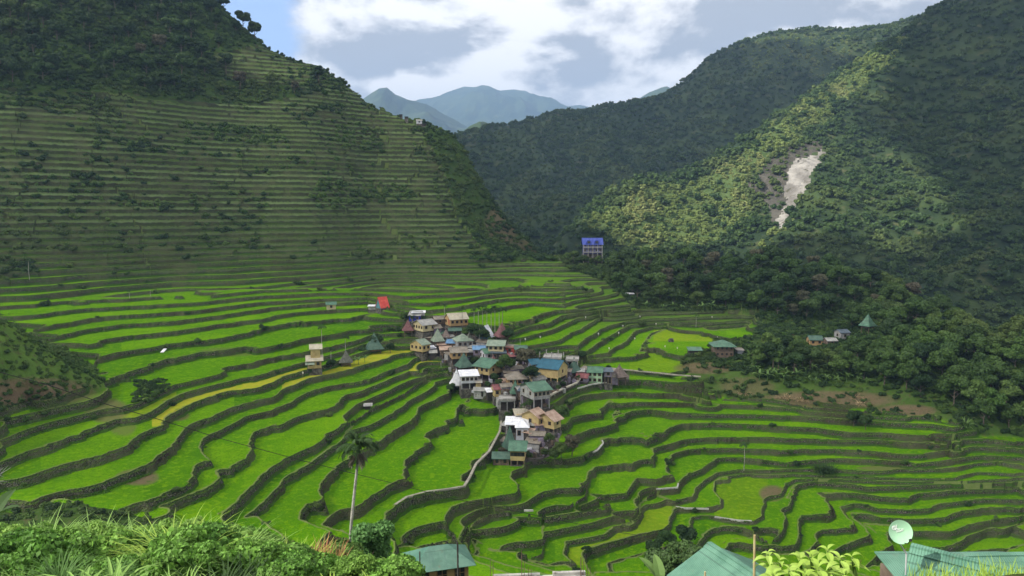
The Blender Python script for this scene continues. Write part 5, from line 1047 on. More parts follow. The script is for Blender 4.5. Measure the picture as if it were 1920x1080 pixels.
for p in pick(BB, 30, 2.4):
    c = copy_tree(bproto); c.location = p; c.rotation_euler = (0, 0, random.uniform(0, 6)); s = random.uniform(.8, 1.3); c.scale = (s, s, s)
b2 = copy_tree(bproto); b2['label'] = 'banana plant in the long row at the foot of the dark wood'; b2['group'] = 'banana plants below the dark wood'; b2.location = hit(1210, 578); b2.scale = (1, 1, 1); children_of[b2.name] = [o for o in C.objects if o.parent == b2]
for p in pick([(1195,566),(1240,562),(1410,574),(1420,590),(1215,584)], 26, 2.2):
    c = copy_tree(b2); c.location = p; c.rotation_euler = (0, 0, random.uniform(0, 6)); s = random.uniform(1.0, 1.6); c.scale = (s, s, s)
for (px, py, s, lb) in ((672, 684, .9, 'banana plant right of the grey thatched hut'), (664, 682, .8, 'banana plant against the back of the grey thatched hut'), (684, 680, .85, 'banana plant between the two hamlet huts')):
    c = copy_tree(b2); c.location = hit(px, py); c.scale = (s, s, s); c['label'] = lb; c['group'] = 'banana plants of the hamlet'
# single trees of the village
for kd, px, py, s, lb in ((0, 891, 645, .75, 'dark round tree in the upper village beside the tilted white roof'), (3, 872, 634, .42, 'small yellow green tree left of the dark village tree'), (0, 905, 648, .6, 'dark tree left of the steep white sheet roof'), (0, 953, 642, .5, 'dark tree right of the tall reddish thatched hut'),
      (1, 950, 708, .72, 'green tree between the slate roof and the big green roof'), (5, 985, 700, .85, 'grey green tree with thin foliage in the village centre'), (0, 994, 722, .62, 'dark green tree left of the yellow hall'), (2, 930, 700, .45, 'narrow tree behind the brown thatched hut'), (0, 888, 692, .42, 'small dark tree above the pale pavilion'),
      (1, 846, 740, .36, 'shrubby tree at the paddy edge below the white pyramid'), (4, 1052, 790, .5, 'bush tree by the oval paddy right of the pinkish roofs'), (5, 1072, 856, .62, 'olive grey bush tree at the edge of the large lower paddy'), (1, 1052, 862, .45, 'green bush below the dark stony yard'), (0, 1040, 868, .36, 'low dark bush at the foot of the stony yard'), (0, 760, 600, .0, ''), (0, 1098, 497, .62, 'dark tree hiding the left foot of the blue lodge'), (1, 1120, 498, .60, 'tree hiding the right foot of the blue lodge'), (0, 1086, 496, .5, 'low dark tree left of the blue lodge pillars'), (2, 1109, 499, .52, 'narrow tree at the middle foot of the blue lodge'),
      (0, 706, 660, .55, 'dark tree leaning over the mossy thatched hut'), (2, 732, 662, .4, 'dark narrow tree right of the mossy thatched hut'), (0, 620, 694, .38, 'dark bush right of the three-tier house'), (1, 760, 612, .42, 'tree behind the reddish thatched hut on the left'), (0, 1092, 684, .36, 'small tree by the village field edge'), (1, 1008, 672, .34, 'small tree beside the orange walled green roofed house'),
      (0, 1600, 800, .55, 'dark leafy bush on the right terraces'), (0, 1622, 806, .5, 'second dark leafy bush touching the first on the right terraces'), (0, 1450, 690, .95, 'large dark round tree above the banana band'), (0, 1505, 690, .8, 'dark tree right of the large round tree above the bananas'), (3, 1420, 668, .45, 'pale bushy tree right of the farmhouse'),
      (3, 296, 383, .30, 'single bright green bush on the dark hillside'), (1, 1250, 1035, .50, 'dark bush on the lowest terrace wall near the green roof'), (0, 1285, 1028, .55, 'larger dark bush behind the front green gable roof'), (0, 1226, 1046, .42, 'dark bush left of two others on the lowest terrace'),
      (4, 1150, 452, .9, 'pale sunlit tree right of the blue lodge'), (3, 1180, 448, .8, 'light green tree at the top of the wood'), (3, 1062, 474, .6, 'small light green tree left of the blue lodge'), (4, 1075, 468, .7, 'pale tree close to the left side of the blue lodge')):
    if s > 0:
        p = hit(px, max(py, 494) if py < 480 and px > 1000 else py)
        if py < 480 and px > 1000: p = (p[0], p[1], p[2] + 0.5)
        plant_tree(kd, p, s, lb)
# clumps of tall leaves on the right terraces
def clump(label, loc, H_, n, seed, mat='blade', wd=.03, name='grass_clump', cat='grass clump', spread=.25, group=None, el=(.75, 1.5), droop=(.5, 2.2)):
    rd = random.Random(seed); P_ = []
    for i in range(n):
        an = rd.uniform(0, 6.28); r_ = rd.uniform(0, spread) * H_
        P_.append(strip(arc((math.cos(an) * r_, math.sin(an) * r_, -.1), an + rd.uniform(-.8, .8), H_ * rd.uniform(.55, 1.15), rd.uniform(*el), rd.uniform(*droop), 6), [wd * x for x in (.6, 1, 1, .9, .7, .45, .05)], fold=.35))
    o = mobj(name, *joinparts(P_), M[mat]); o.location = loc; tag(o, label, cat, group); return o
clump('tall leafy grass clump in the right terraces above the curved wall', hit(1540, 886), 3.2, 150, 4, 'frond', .10, spread=.6)
clump('second dark reed clump touching the leafy one on the right terraces', hit(1552, 888), 3.0, 120, 5, 'frond', .10, spread=.6)
clump('spiky plant at the edge of the right wood', hit(1810, 805), 3.6, 60, 6, 'banana', .16, spread=.2)
# dry cut stalks on the brown bank
for i, (px, py, lb) in enumerate(((1470, 745, 'heap of straw coloured dry leaves on the brown bank'), (1395, 738, 'small heap of dry leaves at the left of the brown bank'), (1500, 750, 'flat scatter of dry leaves right of the straw coloured heap'), (1610, 757, 'pale dry leaf heap below the right trees'), (1605, 745, 'yellowish dry stalks standing on the brown bank'))):
    clump(lb, hit(px, py), 1.6, 130, 40 + i, 'drystraw' if 'drystraw' in M else 'plume', .05, 'dry_leaf_heap', 'leaf heap', spread=1.6, el=(.1, .9), droop=(.2, 1.5))
# ---- little white rags on sticks in the fields
def flag(px, py, lb):
    p = hit(px, py); rt = empty('scarecrow_flag', p); tag(rt, lb, 'scarecrow', 'white rags on sticks in the paddies')
    mobj('stick', *bx(-.03, .03, -.03, .03, -.2, 1.5), M['bamboo'], rt); mobj('rag', *slab([(-.22, 0, 1.45), (.05, -.02, 1.5), (.22, .02, 1.3), (.14, 0, .85), (-.16, .03, .9)], .05), M['cloth_w'], rt)
for q_ in ((985,642),(1013,638),(1122,632),(1142,660),(1160,630),(1168,616),(1230,612),(1098,601),(1247,655),(1200,598),(1335,600),(1270,658),(568,707),(582,704),(600,703),(780,653)): flag(q_[0], q_[1], 'white rag scarecrow on a stick in a bright green paddy')
for q_ in ((1345, 638), (1190, 640)): flag(q_[0], q_[1], 'white rag scarecrow on a stick in a bright green paddy')
M['tin'] = RM['white']
o = mobj('metal_sheet', *slab([(-.5, -1.2, .3), (.5, -1.2, .3), (.5, 1.1, 1.0), (-.5, 1.1, 1.0)], .05), M['tin']); o.location = hit(307, 661); tag(o, 'white metal sheet leaning on a bare terrace at the left', 'metal sheet')
o = mobj('boulder', *joinparts([bx(-1.0, 1.0, -.8, .8, -.5, .9), bx(-.5, .8, -.6, .6, .9, 1.4)]), M['stonework']); o.location = hit(1258, 641); tag(o, 'grey stone block on a paddy wall at the upper right', 'rock')
# ================================================================ FOREGROUND BUILDINGS
def nearhouse(name, label, cx, Y, zr, w, d, h, rh, rot, kind, wall, rmat='near', win=(3, 1), ov=.5, part_h=None):
    """zr is the ridge height"""
    x = acol(cx, 1040) * Y; rt = empty(name, (x, Y, zr - rh - h), R(rot)); tag(rt, label, 'house')
    a, b = w / 2, d / 2
    wp = [bx(-a, a, -b, b, 0, h)]
    if kind == 'gable': wp.append((((-a, -b, h), (-a, b, h), (-a, 0, h + rh - .03), (a, -b, h), (a, b, h), (a, 0, h + rh - .03)), [(0, 2, 1), (3, 4, 5), (0, 3, 5, 2), (1, 2, 5, 4)]))
    mobj('wall', *joinparts(wp), WM[wall], rt)
    rf = mobj('roof', *roof_geo(kind, w, d, h, rh, ov, .04), RM[rmat], rt)
    if kind == 'gable': mobj('ridge_cap', *joinparts([slab([(-a - ov, -.28, h + rh - .10), (a + ov, -.28, h + rh - .10), (a + ov, 0, h + rh + .07), (-a - ov, 0, h + rh + .07)], .02), slab([(a + ov, .28, h + rh - .10), (-a - ov, .28, h + rh - .10), (-a - ov, 0.001, h + rh + .07), (a + ov, 0.001, h + rh + .07)], .02)]), RM[rmat], rf)
    mobj('foundation', *bx(-a - .1, a + .1, -b - .1, b + .1, -3.5, -.003), M['stonework'], rt)
    for i in range(win[0]):
        xx = -a + w * (i + .5) / win[0]; dr = (i == 0)
        f_ = mobj('door' if dr else 'window', *bx(xx - .5, xx + .5, -b - .05, -b + .02, .02 if dr else h - 1.5, h - .35), M['frame'], rt)
        mobj('panel' if dr else 'pane', *bx(xx - .42, xx + .42, -b - .08, -b + .01, .06 if dr else h - 1.42, h - .43), M['glass'], f_)
        if not dr: mobj('mullion', *joinparts([bx(xx - .03, xx + .03, -b - .10, -b - .081, h - 1.42, h - .43), bx(xx - .42, xx + .42, -b - .10, -b - .081, h - .95, h - .90)]), M['frame'], f_)
    return rt
nh = nearhouse('cottage', 'small brown walled cottage with faded green metal roof near the palm', 822, 66, slope(1022) * 66, 4.9, 3.2, 3.0, 1.15, 17, 'hip', 'orange', 'cottage', (3, 1), .6)
bpz = nh.location.z
wd = mobj('woodpile', *joinparts([bx(-.9, .9, -1.2 + .0, 1.2, .16 * i, .16 * i + .13) if i % 2 else bx(-.75, .95, -1.1, 1.1, .16 * i, .16 * i + .13) for i in range(14)]), WM['wood']); wd.location = (acol(757, 1060) * 64.5, 64.5, slope(1062) * 64.5 - 2.1); tag(wd, 'stack of grey split firewood at the left wall of the cottage', 'woodpile')
def pole(name, label, pts_, r, mat, cat='pole', n=8):
    o = mobj(name, *tube(pts_, r if isinstance(r, list) else [r] * len(pts_), n), mat); tag(o, label, cat); return o
pole('utility_pole', 'dark thin pole in front of the left half of the cottage roof', [at(788, 1120, 60), at(787, 1034, 60)], .055, WM['dark'])
pole('utility_pole', 'dark pole in front of the right half of the cottage roof', [at(859, 1120, 60), at(858, 1017, 60)], .075, WM['dark'])
pole('bamboo_pole', 'pale bamboo pole standing before the front green gable roof', [at(1413, 1180, 27), at(1415, 1003, 27)], [.06, .045], M['bamboo'])
pole('stake', 'short wooden stake against the front green gable roof', [at(1322, 1130, 24), at(1322, 1072, 24)], [.05, .03], M['bamboo'], 'stake')
pole('stake', 'thin horizontal bamboo left of the cottage woodpile', [at(728, 1069, 58), at(757, 1062, 62)], .05, M['bamboo'], 'stake')
# concrete slab with starter bars
sl = empty('building_slab', at(1020, 1078, 50), R(4)); tag(sl, 'unfinished concrete slab with broken pale edge and steel starter bars', 'slab')
mobj('deck', *joinparts([bx(-3.6, 2.9, -5, 0, -.45, 0), bx(-3.6, -.3, -.25, .02, 0.002, .18), bx(.6, 2.9, -.25, .02, 0.002, .24)]), M['concrete'], sl)
mobj('column', *bx(-3.2, -2.8, -4.4, -4.0, -6, -.453), M['concrete'], sl); mobj('column', *bx(2.2, 2.6, -4.4, -4.0, -6, -.453), M['concrete'], sl); mobj('column', *bx(-3.2, -2.8, -.8, -.4, -6, -.453), M['concrete'], sl); mobj('column', *bx(2.2, 2.6, -.8, -.4, -6, -.453), M['concrete'], sl)
for px, tops in ((921, (1035, 1041, 1038, 1048)), (980, (1022, 1045, 1030)), (993, (1056, 1060)), (1092, (1040, 1049, 1038)), (1105, (1056, 1060))):
    cx = acol(px, 1075) * 49.4 - sl.location.x
    mobj('rebar', *joinparts([tube([(cx + dx, -.3 - dy, -.3), (cx + dx * 1.1, -.3 - dy, (1078 - ty) * 50 / F)], [.022, .018], 5) for (dx, dy), ty in zip(((-.09, 0), (.09, 0), (-.09, .18), (.09, .18)), tops)]), M['steel'], sl)
# front gable roof
nearhouse('house', 'large pale green gable roof house at the bottom edge seen from above', 1435, 27.75, slope(1018) * 31, 6.3, 4.2, 2.6, 1.05, -68, 'gable', 'cream', 'near', (2, 1), .35)
# roofs at the right
nearhouse('house', 'house with ribbed bright green roof below the satellite dish', 1876, 19.28, slope(1024) * 20.6, 3.7, 3.4, 2.3, .95, -39, 'gable', 'cream', 'near', (2, 1), .3)
nearhouse('house', 'house with flat pale green roof at the far right bottom corner', 1868, 23.5, slope(1041) * 23.5, 2.3, 3.4, 2.5, .7, 2, 'gable', 'cream', 'near', (2, 1), .3)
nearhouse('shed', 'low shed with small pale green roof left of the ribbed green roof', 1722, 23.2, slope(1050) * 24, 1.1, 2.6, 2.0, .35, 0, 'shed', 'wood', 'near', (0, 0), .15)
# satellite dish
dc = Vector(at(1687, 997, 19.5)); ds = empty('satellite_dish', dc); tag(ds, 'pale green satellite dish with white logo on a short mast', 'satellite dish')
M['dish'] = mat_simple('dish_paint', (0.30, 0.52, 0.34), (0.36, 0.60, 0.40), 1.5, rough=.45); M['white'] = mat_simple('white_paint', (0.75, 0.76, 0.75), (0.8, 0.8, 0.8), 1.0); M['black'] = mat_simple('black_plastic', (0.02, 0.02, 0.02), (0.03, 0.03, 0.03), 1.0)
nr_, ns_ = 8, 40; vs = [(0, 0, 0)]; fs = []
for i in range(1, nr_ + 1):
    for j in range(ns_):
        r_ = i / nr_; an = 2 * math.pi * j / ns_; vs.append((.315 * r_ * math.cos(an), -.07 * r_ * r_, .315 * r_ * math.sin(an)))
for j in range(ns_): fs.append((0, 1 + (j + 1) % ns_, 1 + j))
for i in range(nr_ - 1):
    for j in range(ns_): a_ = 1 + i * ns_ + j; b_ = 1 + i * ns_ + (j + 1) % ns_; fs.append((a_, b_, b_ + ns_, a_ + ns_))
n_ = len(vs); vs += [(x, y + .015, z) for x, y, z in vs]; fs += [tuple(reversed([k + n_ for k in f])) for f in fs]
l0 = 1 + (nr_ - 1) * ns_; fs += [(l0 + j, l0 + (j + 1) % ns_, l0 + (j + 1) % ns_ + n_, l0 + j + n_) for j in range(ns_)]
rot = Matrix.Rotation(R(-12), 4, 'Y') @ Matrix.Rotation(R(-16), 4, 'X')
df = mobj('reflector', vs, fs, M['dish'], ds, smooth=False); df.matrix_local = rot
def dpt(x, z, o=.012): return Vector((x, -.07 * (x * x + z * z) / .1 - o, z))
strokes = []
def stroke(pl, r=.0085): strokes.append(tube([dpt(x, z) for x, z in pl], [r] * len(pl), 5))
stroke([(-.13 + .055 * math.cos(t), .13 + .055 * math.sin(t)) for t in np.linspace(.6, 6.0, 14)]); stroke([(-.13 + .028 * math.cos(t), .13 + .03 * math.sin(t)) for t in np.linspace(-2.2, 2.6, 9)])
stroke([(-.055, .20), (-.06, .16), (-.075, .10), (-.05, .085), (-.02, .09)], .009); stroke([(-.11, .075), (-.08, .055), (-.02, .06), (.02, .075)], .007)
stroke([(-.10, .025), (.10, .035)], .006); stroke([(.045, .055), (.10, .06)], .006); stroke([(-.10, .005), (.09, .012)], .004)
lg = mobj('logo', *joinparts(strokes), M['white'], df)
mobj('feed_arm', *joinparts([tube([(.07, -.05, -.29), (.07, -.30, -.20), (.06, -.42, -.06)], [.012] * 3, 6)]), M['black'], ds); mobj('feed_horn', *tube([(.06, -.40, -.06), (.06, -.46, -.03)], [.03, .04], 8), M['black'], ds)
mobj('bracket', *bx(-.06, .06, .02, .14, -.16, .08), M['metal'], ds); mobj('mast', *tube([(0, .1, -.05), (.02, .1, -.30), (.30, .16, -.70), (.31, .16, -1.3)], [.02, .02, .02, .02], 8), M['metal'], ds)
# ================================================================ POWER CABLE
cpt = [(-30, 690, 58), (90, 722, 60), (200, 758, 63), (300, 787, 66), (420, 824, 69), (560, 862, 74), (700, 897, 79), (850, 935, 85), (1000, 965, 92), (1160, 998, 101), (1225, 1008, 105)]
cp = []
for (x0, y0, Y0), (x1, y1, Y1) in zip(cpt[:-1], cpt[1:]):
    for t_ in np.linspace(0, 1, 6, endpoint=False): cp.append(at(x0 + (x1 - x0) * t_, y0 + (y1 - y0) * t_, Y0 + (Y1 - Y0) * t_))
o = mobj('power_cable', *tube(cp, [.032] * len(cp), 5), M['black']); tag(o, 'long black cable hanging across the lower left paddies', 'cable')
# ================================================================ FOREGROUND PLANTS
RN = random.Random(77)
def gp_(px, Y): x = acol(px, 1040) * Y; return (x, Y, ground(x, Y))
def top_h(px, py, Y):     # plant height so that its top shows at py
    g_ = gp_(px, Y); return g_, slope(py) * Y - g_[2]
# leafy undergrowth: shrubs of small leaves
und = crown_mesh('shrub', .95, .85, .45, 12, 190, .115, leafmat('under_leaf', (0.085, 0.20, 0.030), (0.16, 0.31, 0.050), (0.13, 0.26, 0.04), .9, .3), 400, core=False)
und2 = crown_mesh('shrub', .8, 1.1, .6, 12, 180, .11, leafmat('under_leaf_light', (0.14, 0.27, 0.045), (0.22, 0.37, 0.07), (0.18, 0.31, 0.055), .8, .3), 401, core=False)
def under(n, x0, x1, Y0, Y1, ytop, sc, mm, label, seed, maxh=3.2):
    rd = random.Random(seed); P_, S_ = [], []
    while len(P_) < n:
        px = rd.uniform(x0, x1); Y = rd.uniform(Y0, Y1); g_ = gp_(px, Y); yt = ytop(px)
        z = slope(yt) * Y - 1.75 * sc
        if g_[2] > z + .4: continue
        s = rd.uniform(.6, 1.15) * sc
        zz = min(max(g_[2] + .2, z - rd.random() ** 2 * 1.5), g_[2] + maxh) if rd.random() < .7 else g_[2] + .2
        P_.append((g_[0], Y, zz)); S_.append(s)
    scatter('undergrowth', mm, np.array(P_), np.array(S_), label, 'undergrowth')
edge_ = lambda px: np.interp(px, [-60, 60, 230, 430, 520, 560, 640, 700, 760], [984, 976, 972, 962, 1006, 1038, 1048, 1042, 1052])
under(470, -60, 560, 24, 46, edge_, 1.0, und, 'dark leafy undergrowth along the bottom left', 1)
under(330, -60, 560, 27, 46, lambda x: edge_(x) - 2, .8, und2, 'paler green undergrowth mixed along the bottom left', 2)
under(200, 480, 760, 27, 50, lambda x: edge_(x) + 6, .7, und2, 'low bright undergrowth below the orange plumes', 3)
under(160, 560, 760, 26, 40, lambda x: 1058, .8, und, 'dark undergrowth around the foot of the tall palm', 4)
def gclump(label, px, pytop, Y, n, seed, mat, wd, spread, el, droop, px_w=None, name='grass_clump'):
    g_, h_ = top_h(px, pytop, Y); h_ = max(h_, .8); base = g_[2] + max(0, h_ - 2.6); return clump(label, (g_[0], Y, base - .1), min(h_, 2.6), n, seed, mat, wd, name=name, spread=spread, el=el, droop=droop)
for i, a in enumerate((
  ('big clump of broad pale blades at the bottom left', 150, 1018, 18, 70, 'blade', .052, .35, (.6, 1.5), (1.2, 2.6)),
  ('clump of broad arching blades right of the big pale clump', 200, 1022, 18.5, 70, 'blade', .048, .4, (.6, 1.5), (1.2, 2.6)),
  ('low clump of arching blades in the very bottom left', 115, 1045, 17, 60, 'blade', .045, .4, (.5, 1.4), (1.2, 2.6)),
  ('yellow green feathery grass clump in the middle of the thicket', 325, 948, 27, 420, 'bladey', .024, .42, (.7, 1.5), (1.0, 2.6)),
  ('tall feathery grass left of the lowest paddies', 372, 955, 28, 420, 'blade', .022, .42, (.7, 1.5), (1.0, 2.6)),
  ('soft grass clump at the right end of the thicket', 425, 962, 28, 420, 'blade', .022, .45, (.6, 1.5), (1.0, 2.6)),
  ('green grass clump near the bottom of the thicket', 400, 1030, 22, 300, 'frond', .026, .5, (.5, 1.4), (1.0, 2.4)),
  ('second dark grass clump near the white plastic strip', 455, 1010, 24, 300, 'frond', .024, .5, (.5, 1.4), (1.0, 2.4)),
  ('grass tuft on the skyline of the thicket at the left', 75, 952, 30, 160, 'blade', .024, .3, (.9, 1.5), (.6, 2.0)),
  ('small grass tuft behind the leafy shrubs', 180, 955, 30, 130, 'blade', .022, .3, (.9, 1.5), (.6, 2.0)),
  ('wispy tall grass beside the leafy shrubs', 262, 950, 29, 130, 'blade', .022, .3, (.9, 1.5), (.6, 2.0)),
  ('short grass below the wide left paddy', 520, 1022, 38, 420, 'bladey', .03, .9, (.8, 1.5), (.5, 1.6)),
  ('short yellow grass left of the orange plumes', 560, 1030, 38, 380, 'bladey', .03, .9, (.8, 1.5), (.5, 1.6)),
  ('spiky bright plant left of the tall palm foot', 620, 1068, 24, 60, 'bladey', .05, .3, (.4, 1.4), (.5, 1.6)),
  ('bright blade tuft right of the tall palm foot', 700, 1062, 26, 70, 'bladey', .04, .35, (.4, 1.4), (.5, 1.6)),
  ('bottom edge grass clump under the feathery grass', 330, 1050, 20, 200, 'blade', .024, .5, (.5, 1.4), (1.0, 2.4)))):
    gclump(a[0], a[1], a[2], a[3], a[4], 500 + i, *a[5:])
for i, (px, py) in enumerate(((568, 1018), (585, 1012), (603, 1000), (633, 1008))):
    g_, h_ = top_h(px, py, 40); c_ = clump(('orange grass plume leftmost of four beside the palm', 'second orange grass plume from the left', 'tallest orange grass plume beside the palm', 'reddish orange plume nearest the palm')[i], (g_[0], 40, g_[2] + max(0, h_ - 2.2)), 2.0, 70, 600 + i, 'plume', .022, 'grass_plume', 'grass plume', spread=.12, el=(1.1, 1.55), droop=(.1, .7))
banana_plant('banana plant with two upright leaves at the bottom left of the palm', (gp_(597, 30)[0], 30, gp_(597, 30)[2] + .0), max(1.2, top_h(597, 1052, 30)[1]), 11, 5, mat='frond', wid=.22)
banana_plant('dark banana leaves at the left edge of the picture', (gp_(-12, 17)[0], 17, slope(1040) * 17), 1.6, 12, 6, mat='frond', wid=.2)
banana_plant('pale banana shoot left of the front green gable roof', (gp_(1240, 30)[0], 30, slope(1066) * 30 - 1.6), 2.0, 13, 4, wid=.22)
# shrub tree beside the palm
def bigbush(label, px, py0, py1, Y, rx, seed, mat, leaf, per=260):
    g_ = gp_(px, Y); zt_ = slope(py0) * Y; zb2 = slope(py1) * Y; rz_ = (zt_ - zb2) / 2
    rt = empty('bush', (g_[0], Y, g_[2])); tag(rt, label, 'bush'); hh_ = (zt_ + zb2) / 2 - g_[2]
    c_ = bpy.data.objects.new('crown', crown_mesh('crown', rx, rz_, hh_, 17, per, leaf, M[mat], seed, low=-.8)); C.objects.link(c_); c_.parent = rt
    t_ = bpy.data.objects.new('trunk', trunk_mesh('trunk', max(hh_, 1.0), .09, seed)); C.objects.link(t_); t_.parent = rt
M['bushleaf'] = leafmat('bush_leaf', (0.10, 0.22, 0.06), (0.17, 0.32, 0.09), (0.14, 0.27, 0.07), .6, .3)
bigbush('leafy bright green bush tree right of the tall palm', 692, 975, 1080, 44, 1.6, 30, 'bushleaf', .13, 520)
bigbush('low leafy bush between the palm and the plumes', 648, 1020, 1085, 42, 1.3, 31, 'leaf_light', .18, 200)
M['yflower'] = leafmat('yellow_flowers', (0.55, 0.42, 0.03), (0.5, 0.45, 0.05), (0.2, 0.3, 0.04)); bigbush('small bush topped with yellow flowers right of the palm', 724, 1052, 1078, 46, .75, 32, 'yflower', .12, 120)
M['under_dark'] = leafmat('dark_bush', (0.035, 0.075, 0.02), (0.06, 0.11, 0.03), (0.08, 0.12, 0.035), .6, .25); bigbush('dense dark bush beyond the front green gable roof', 1290, 1018, 1075, 60, 2.0, 33, 'under_dark', .15, 480)
bigbush('dark bush right of the dense one behind the gable roof', 1243, 1030, 1080, 62, 1.8, 34, 'under_dark', .15, 480)
# white plastic strip
vs = []; fs = []; prof = [(505, 1052), (530, 1058), (555, 1066), (585, 1070), (615, 1068), (640, 1070)]
for i, (px, py) in enumerate([(505 + 6 * k, 0) for k in range(22)]):
    py = np.interp(px, [a for a, b in prof], [b for a, b in prof]); p = at(px, py, 31 + .1 * math.sin(i)); vs += [(p[0], p[1] + .12 * math.sin(i * 2.1), p[2]), (p[0], p[1] + .45, p[2] + .16 + .04 * math.sin(i * 1.7)), (p[0], p[1] + .45, p[2] - .3), (p[0], p[1] + .1, p[2] - .3)]
for i in range(21):
    b = i * 4
    for c in range(4): fs.append((b + c, b + (c + 1) % 4, b + 4 + (c + 1) % 4, b + 4 + c))
o = mobj('plastic_sheet', vs, fs, M['cloth_w']); tag(o, 'crumpled white plastic strip in the thicket left of the palm', 'plastic sheet')
# bare twigs at the left edge
rd = random.Random(9); ps = []
for i in range(16):
    st = Vector(at(-25, 905, 60)); an = rd.uniform(-.1, 1.1); L_ = rd.uniform(1.2, 2.6); p1 = st + Vector((math.cos(an) * L_ * .5, rd.uniform(-.3, .3), math.sin(an) * L_ * .55)); p2 = p1 + Vector((math.cos(an + .3) * L_ * .5, rd.uniform(-.3, .3), math.sin(an + rd.uniform(-.5, .7)) * L_ * .5))
    ps.append(tube([st, p1, p2], [.03, .02, .008], 5)); ps.append(tube([p1, p1 + Vector((.4, 0, rd.uniform(-.2, .5)))], [.015, .006], 4))
o = mobj('bare_shrub', *joinparts(ps), M['concrete']); tag(o, 'leafless whitish twigs reaching in from the left edge', 'bare shrub')
# large leaved plant in front of the right-hand roofs
def leafplant(label, px, py, Y, seed, n=11, L_=.17):
    rd = random.Random(seed); tpz = Vector(at(px, py, Y)); gz_ = ground(tpz.x, Y); rt = empty('leafy_plant', (tpz.x, Y, gz_)); tag(rt, label, 'plant')
    H_ = tpz.z - gz_; mobj('stem', *tube([(0, 0, -.2), (.05, .02, H_ * .5), (0, 0, H_ - .02)], [.03, .02, .008], 6), M['leaf_light'], rt); P_ = []
    for i in range(n):
        zz_ = H_ - .012 * i - (0.03 * max(0, i - 4)); an = i * 2.4 + rd.uniform(-.3, .3); l_ = L_ * rd.uniform(.6, 1.15) * (0.6 if i < 2 else 1)
        pt = arc((0, 0, zz_), an, l_, rd.uniform(-.1, .9) + (.4 if i < 2 else 0), rd.uniform(1.2, 2.2), 7); P_.append(strip(pt, [l_ * .19 * x for x in (.15, .6, 1, 1.05, .85, .5, .22, .02)], fold=.35))
    mobj('leaves', *joinparts(P_), M['brightleaf'], rt)
    return rt
for i, (px, py, Y) in enumerate(((1440, 1036, 5.4), (1462, 1050, 5.2), (1500, 1046, 5.5), (1520, 1040, 5.3), (1552, 1030, 5.5), (1575, 1046, 5.2), (1598, 1042, 5.5), (1480, 1066, 4.9), (1535, 1064, 4.9), (1580, 1072, 4.9), (1510, 1078, 4.8), (1450, 1074, 4.9))):
    leafplant(('broad-leaved plant %s') % ('at the left end of the bright row', 'just right of the leftmost one', 'with a drooping top, third from left', 'in the middle of the bright row', 'that rises highest in the row', 'right of the highest one', 'at the right end of the bright row', 'low in front, left of centre', 'low in front, below the highest one', 'low in front at the right', 'lowest in the middle of the row', 'low in front at the left')[i], px, py, Y, 700 + i, 13)
# rice-like grass along the bottom right
rd = random.Random(3)
for i, px in enumerate((1750, 1785, 1820, 1855, 1890, 1925)):
    Y = 6.0 + .2 * (i % 2); b = Vector(at(px, 1105, Y)); P_ = []
    for j in range(130):
        x = rd.uniform(-.12, .12); y = rd.uniform(-.25, .25); P_.append(strip(arc((x, y, -.05), rd.uniform(0, 6.28), rd.uniform(.10, .22) * (1.15 if i > 2 else .9), rd.uniform(1.1, 1.55), rd.uniform(.1, .8), 4), [.004, .0045, .004, .003, .0005], fold=.3))
    o = mobj('grass_tuft', *joinparts(P_), M['brightleaf']); o.location = b; tag(o, 'bright grass tuft along the bottom right, ' + ('leftmost of the row', 'second from the left', 'third from the left', 'third from the right', 'second from the right', 'rightmost at the corner')[i], 'grass tuft')
bk = mobj('earth_bank', *joinparts([slab([(at(1700, 1100, 5.4)[0], 5.4, at(1700, 1112, 5.4)[2]), (at(2000, 1100, 5.4)[0], 5.4, at(2000, 1112, 5.4)[2]), (at(2000, 1100, 6.8)[0], 6.8, at(2000, 1108, 6.8)[2]), (at(1700, 1100, 6.8)[0], 6.8, at(1700, 1108, 6.8)[2])], 1.4)]), M['forest_floor']); tag(bk, kind='structure')
# ================================================================ more plants in the front thicket and yard clutter
M['darkblade'] = leafmat('dark_blade', (0.08, 0.17, 0.04), (0.13, 0.25, 0.06), (0.10, 0.20, 0.05), .4, .3)
napier = [('grassy clump of long narrow blades in the bottom left thicket, one of many alike', 'blade'), ('darker grassy clump in the bottom left thicket, one of many alike', 'darkblade')]
gproto = []
for i, (lb, mt) in enumerate(napier):
    o = clump(lb, (0, -50, -50), 1.5, 150, 900 + i, mt, .020, spread=.35, group='long grass of the front thicket'); gproto.append(o)
rg_ = random.Random(12)
first = [True, True]
for i in range(46):
    px = rg_.uniform(-30, 520); Y = rg_.uniform(20, 38); g_ = gp_(px, Y); zt_ = slope(edge_(px) + 22) * Y - 1.3
    k = 0 if rg_.random() < .6 else 1
    if first[k]: o = gproto[k]; first[k] = False
    else: o = gproto[k].copy(); C.objects.link(o)
    z = min(max(g_[2], zt_ - rg_.random() * 1.2), g_[2] + 2.4) if g_[2] < zt_ else g_[2]
    s = rg_.uniform(.45, .85); o.location = (g_[0], Y, z); o.scale = (s, s, s); o.rotation_euler = (0, 0, rg_.uniform(0, 6))
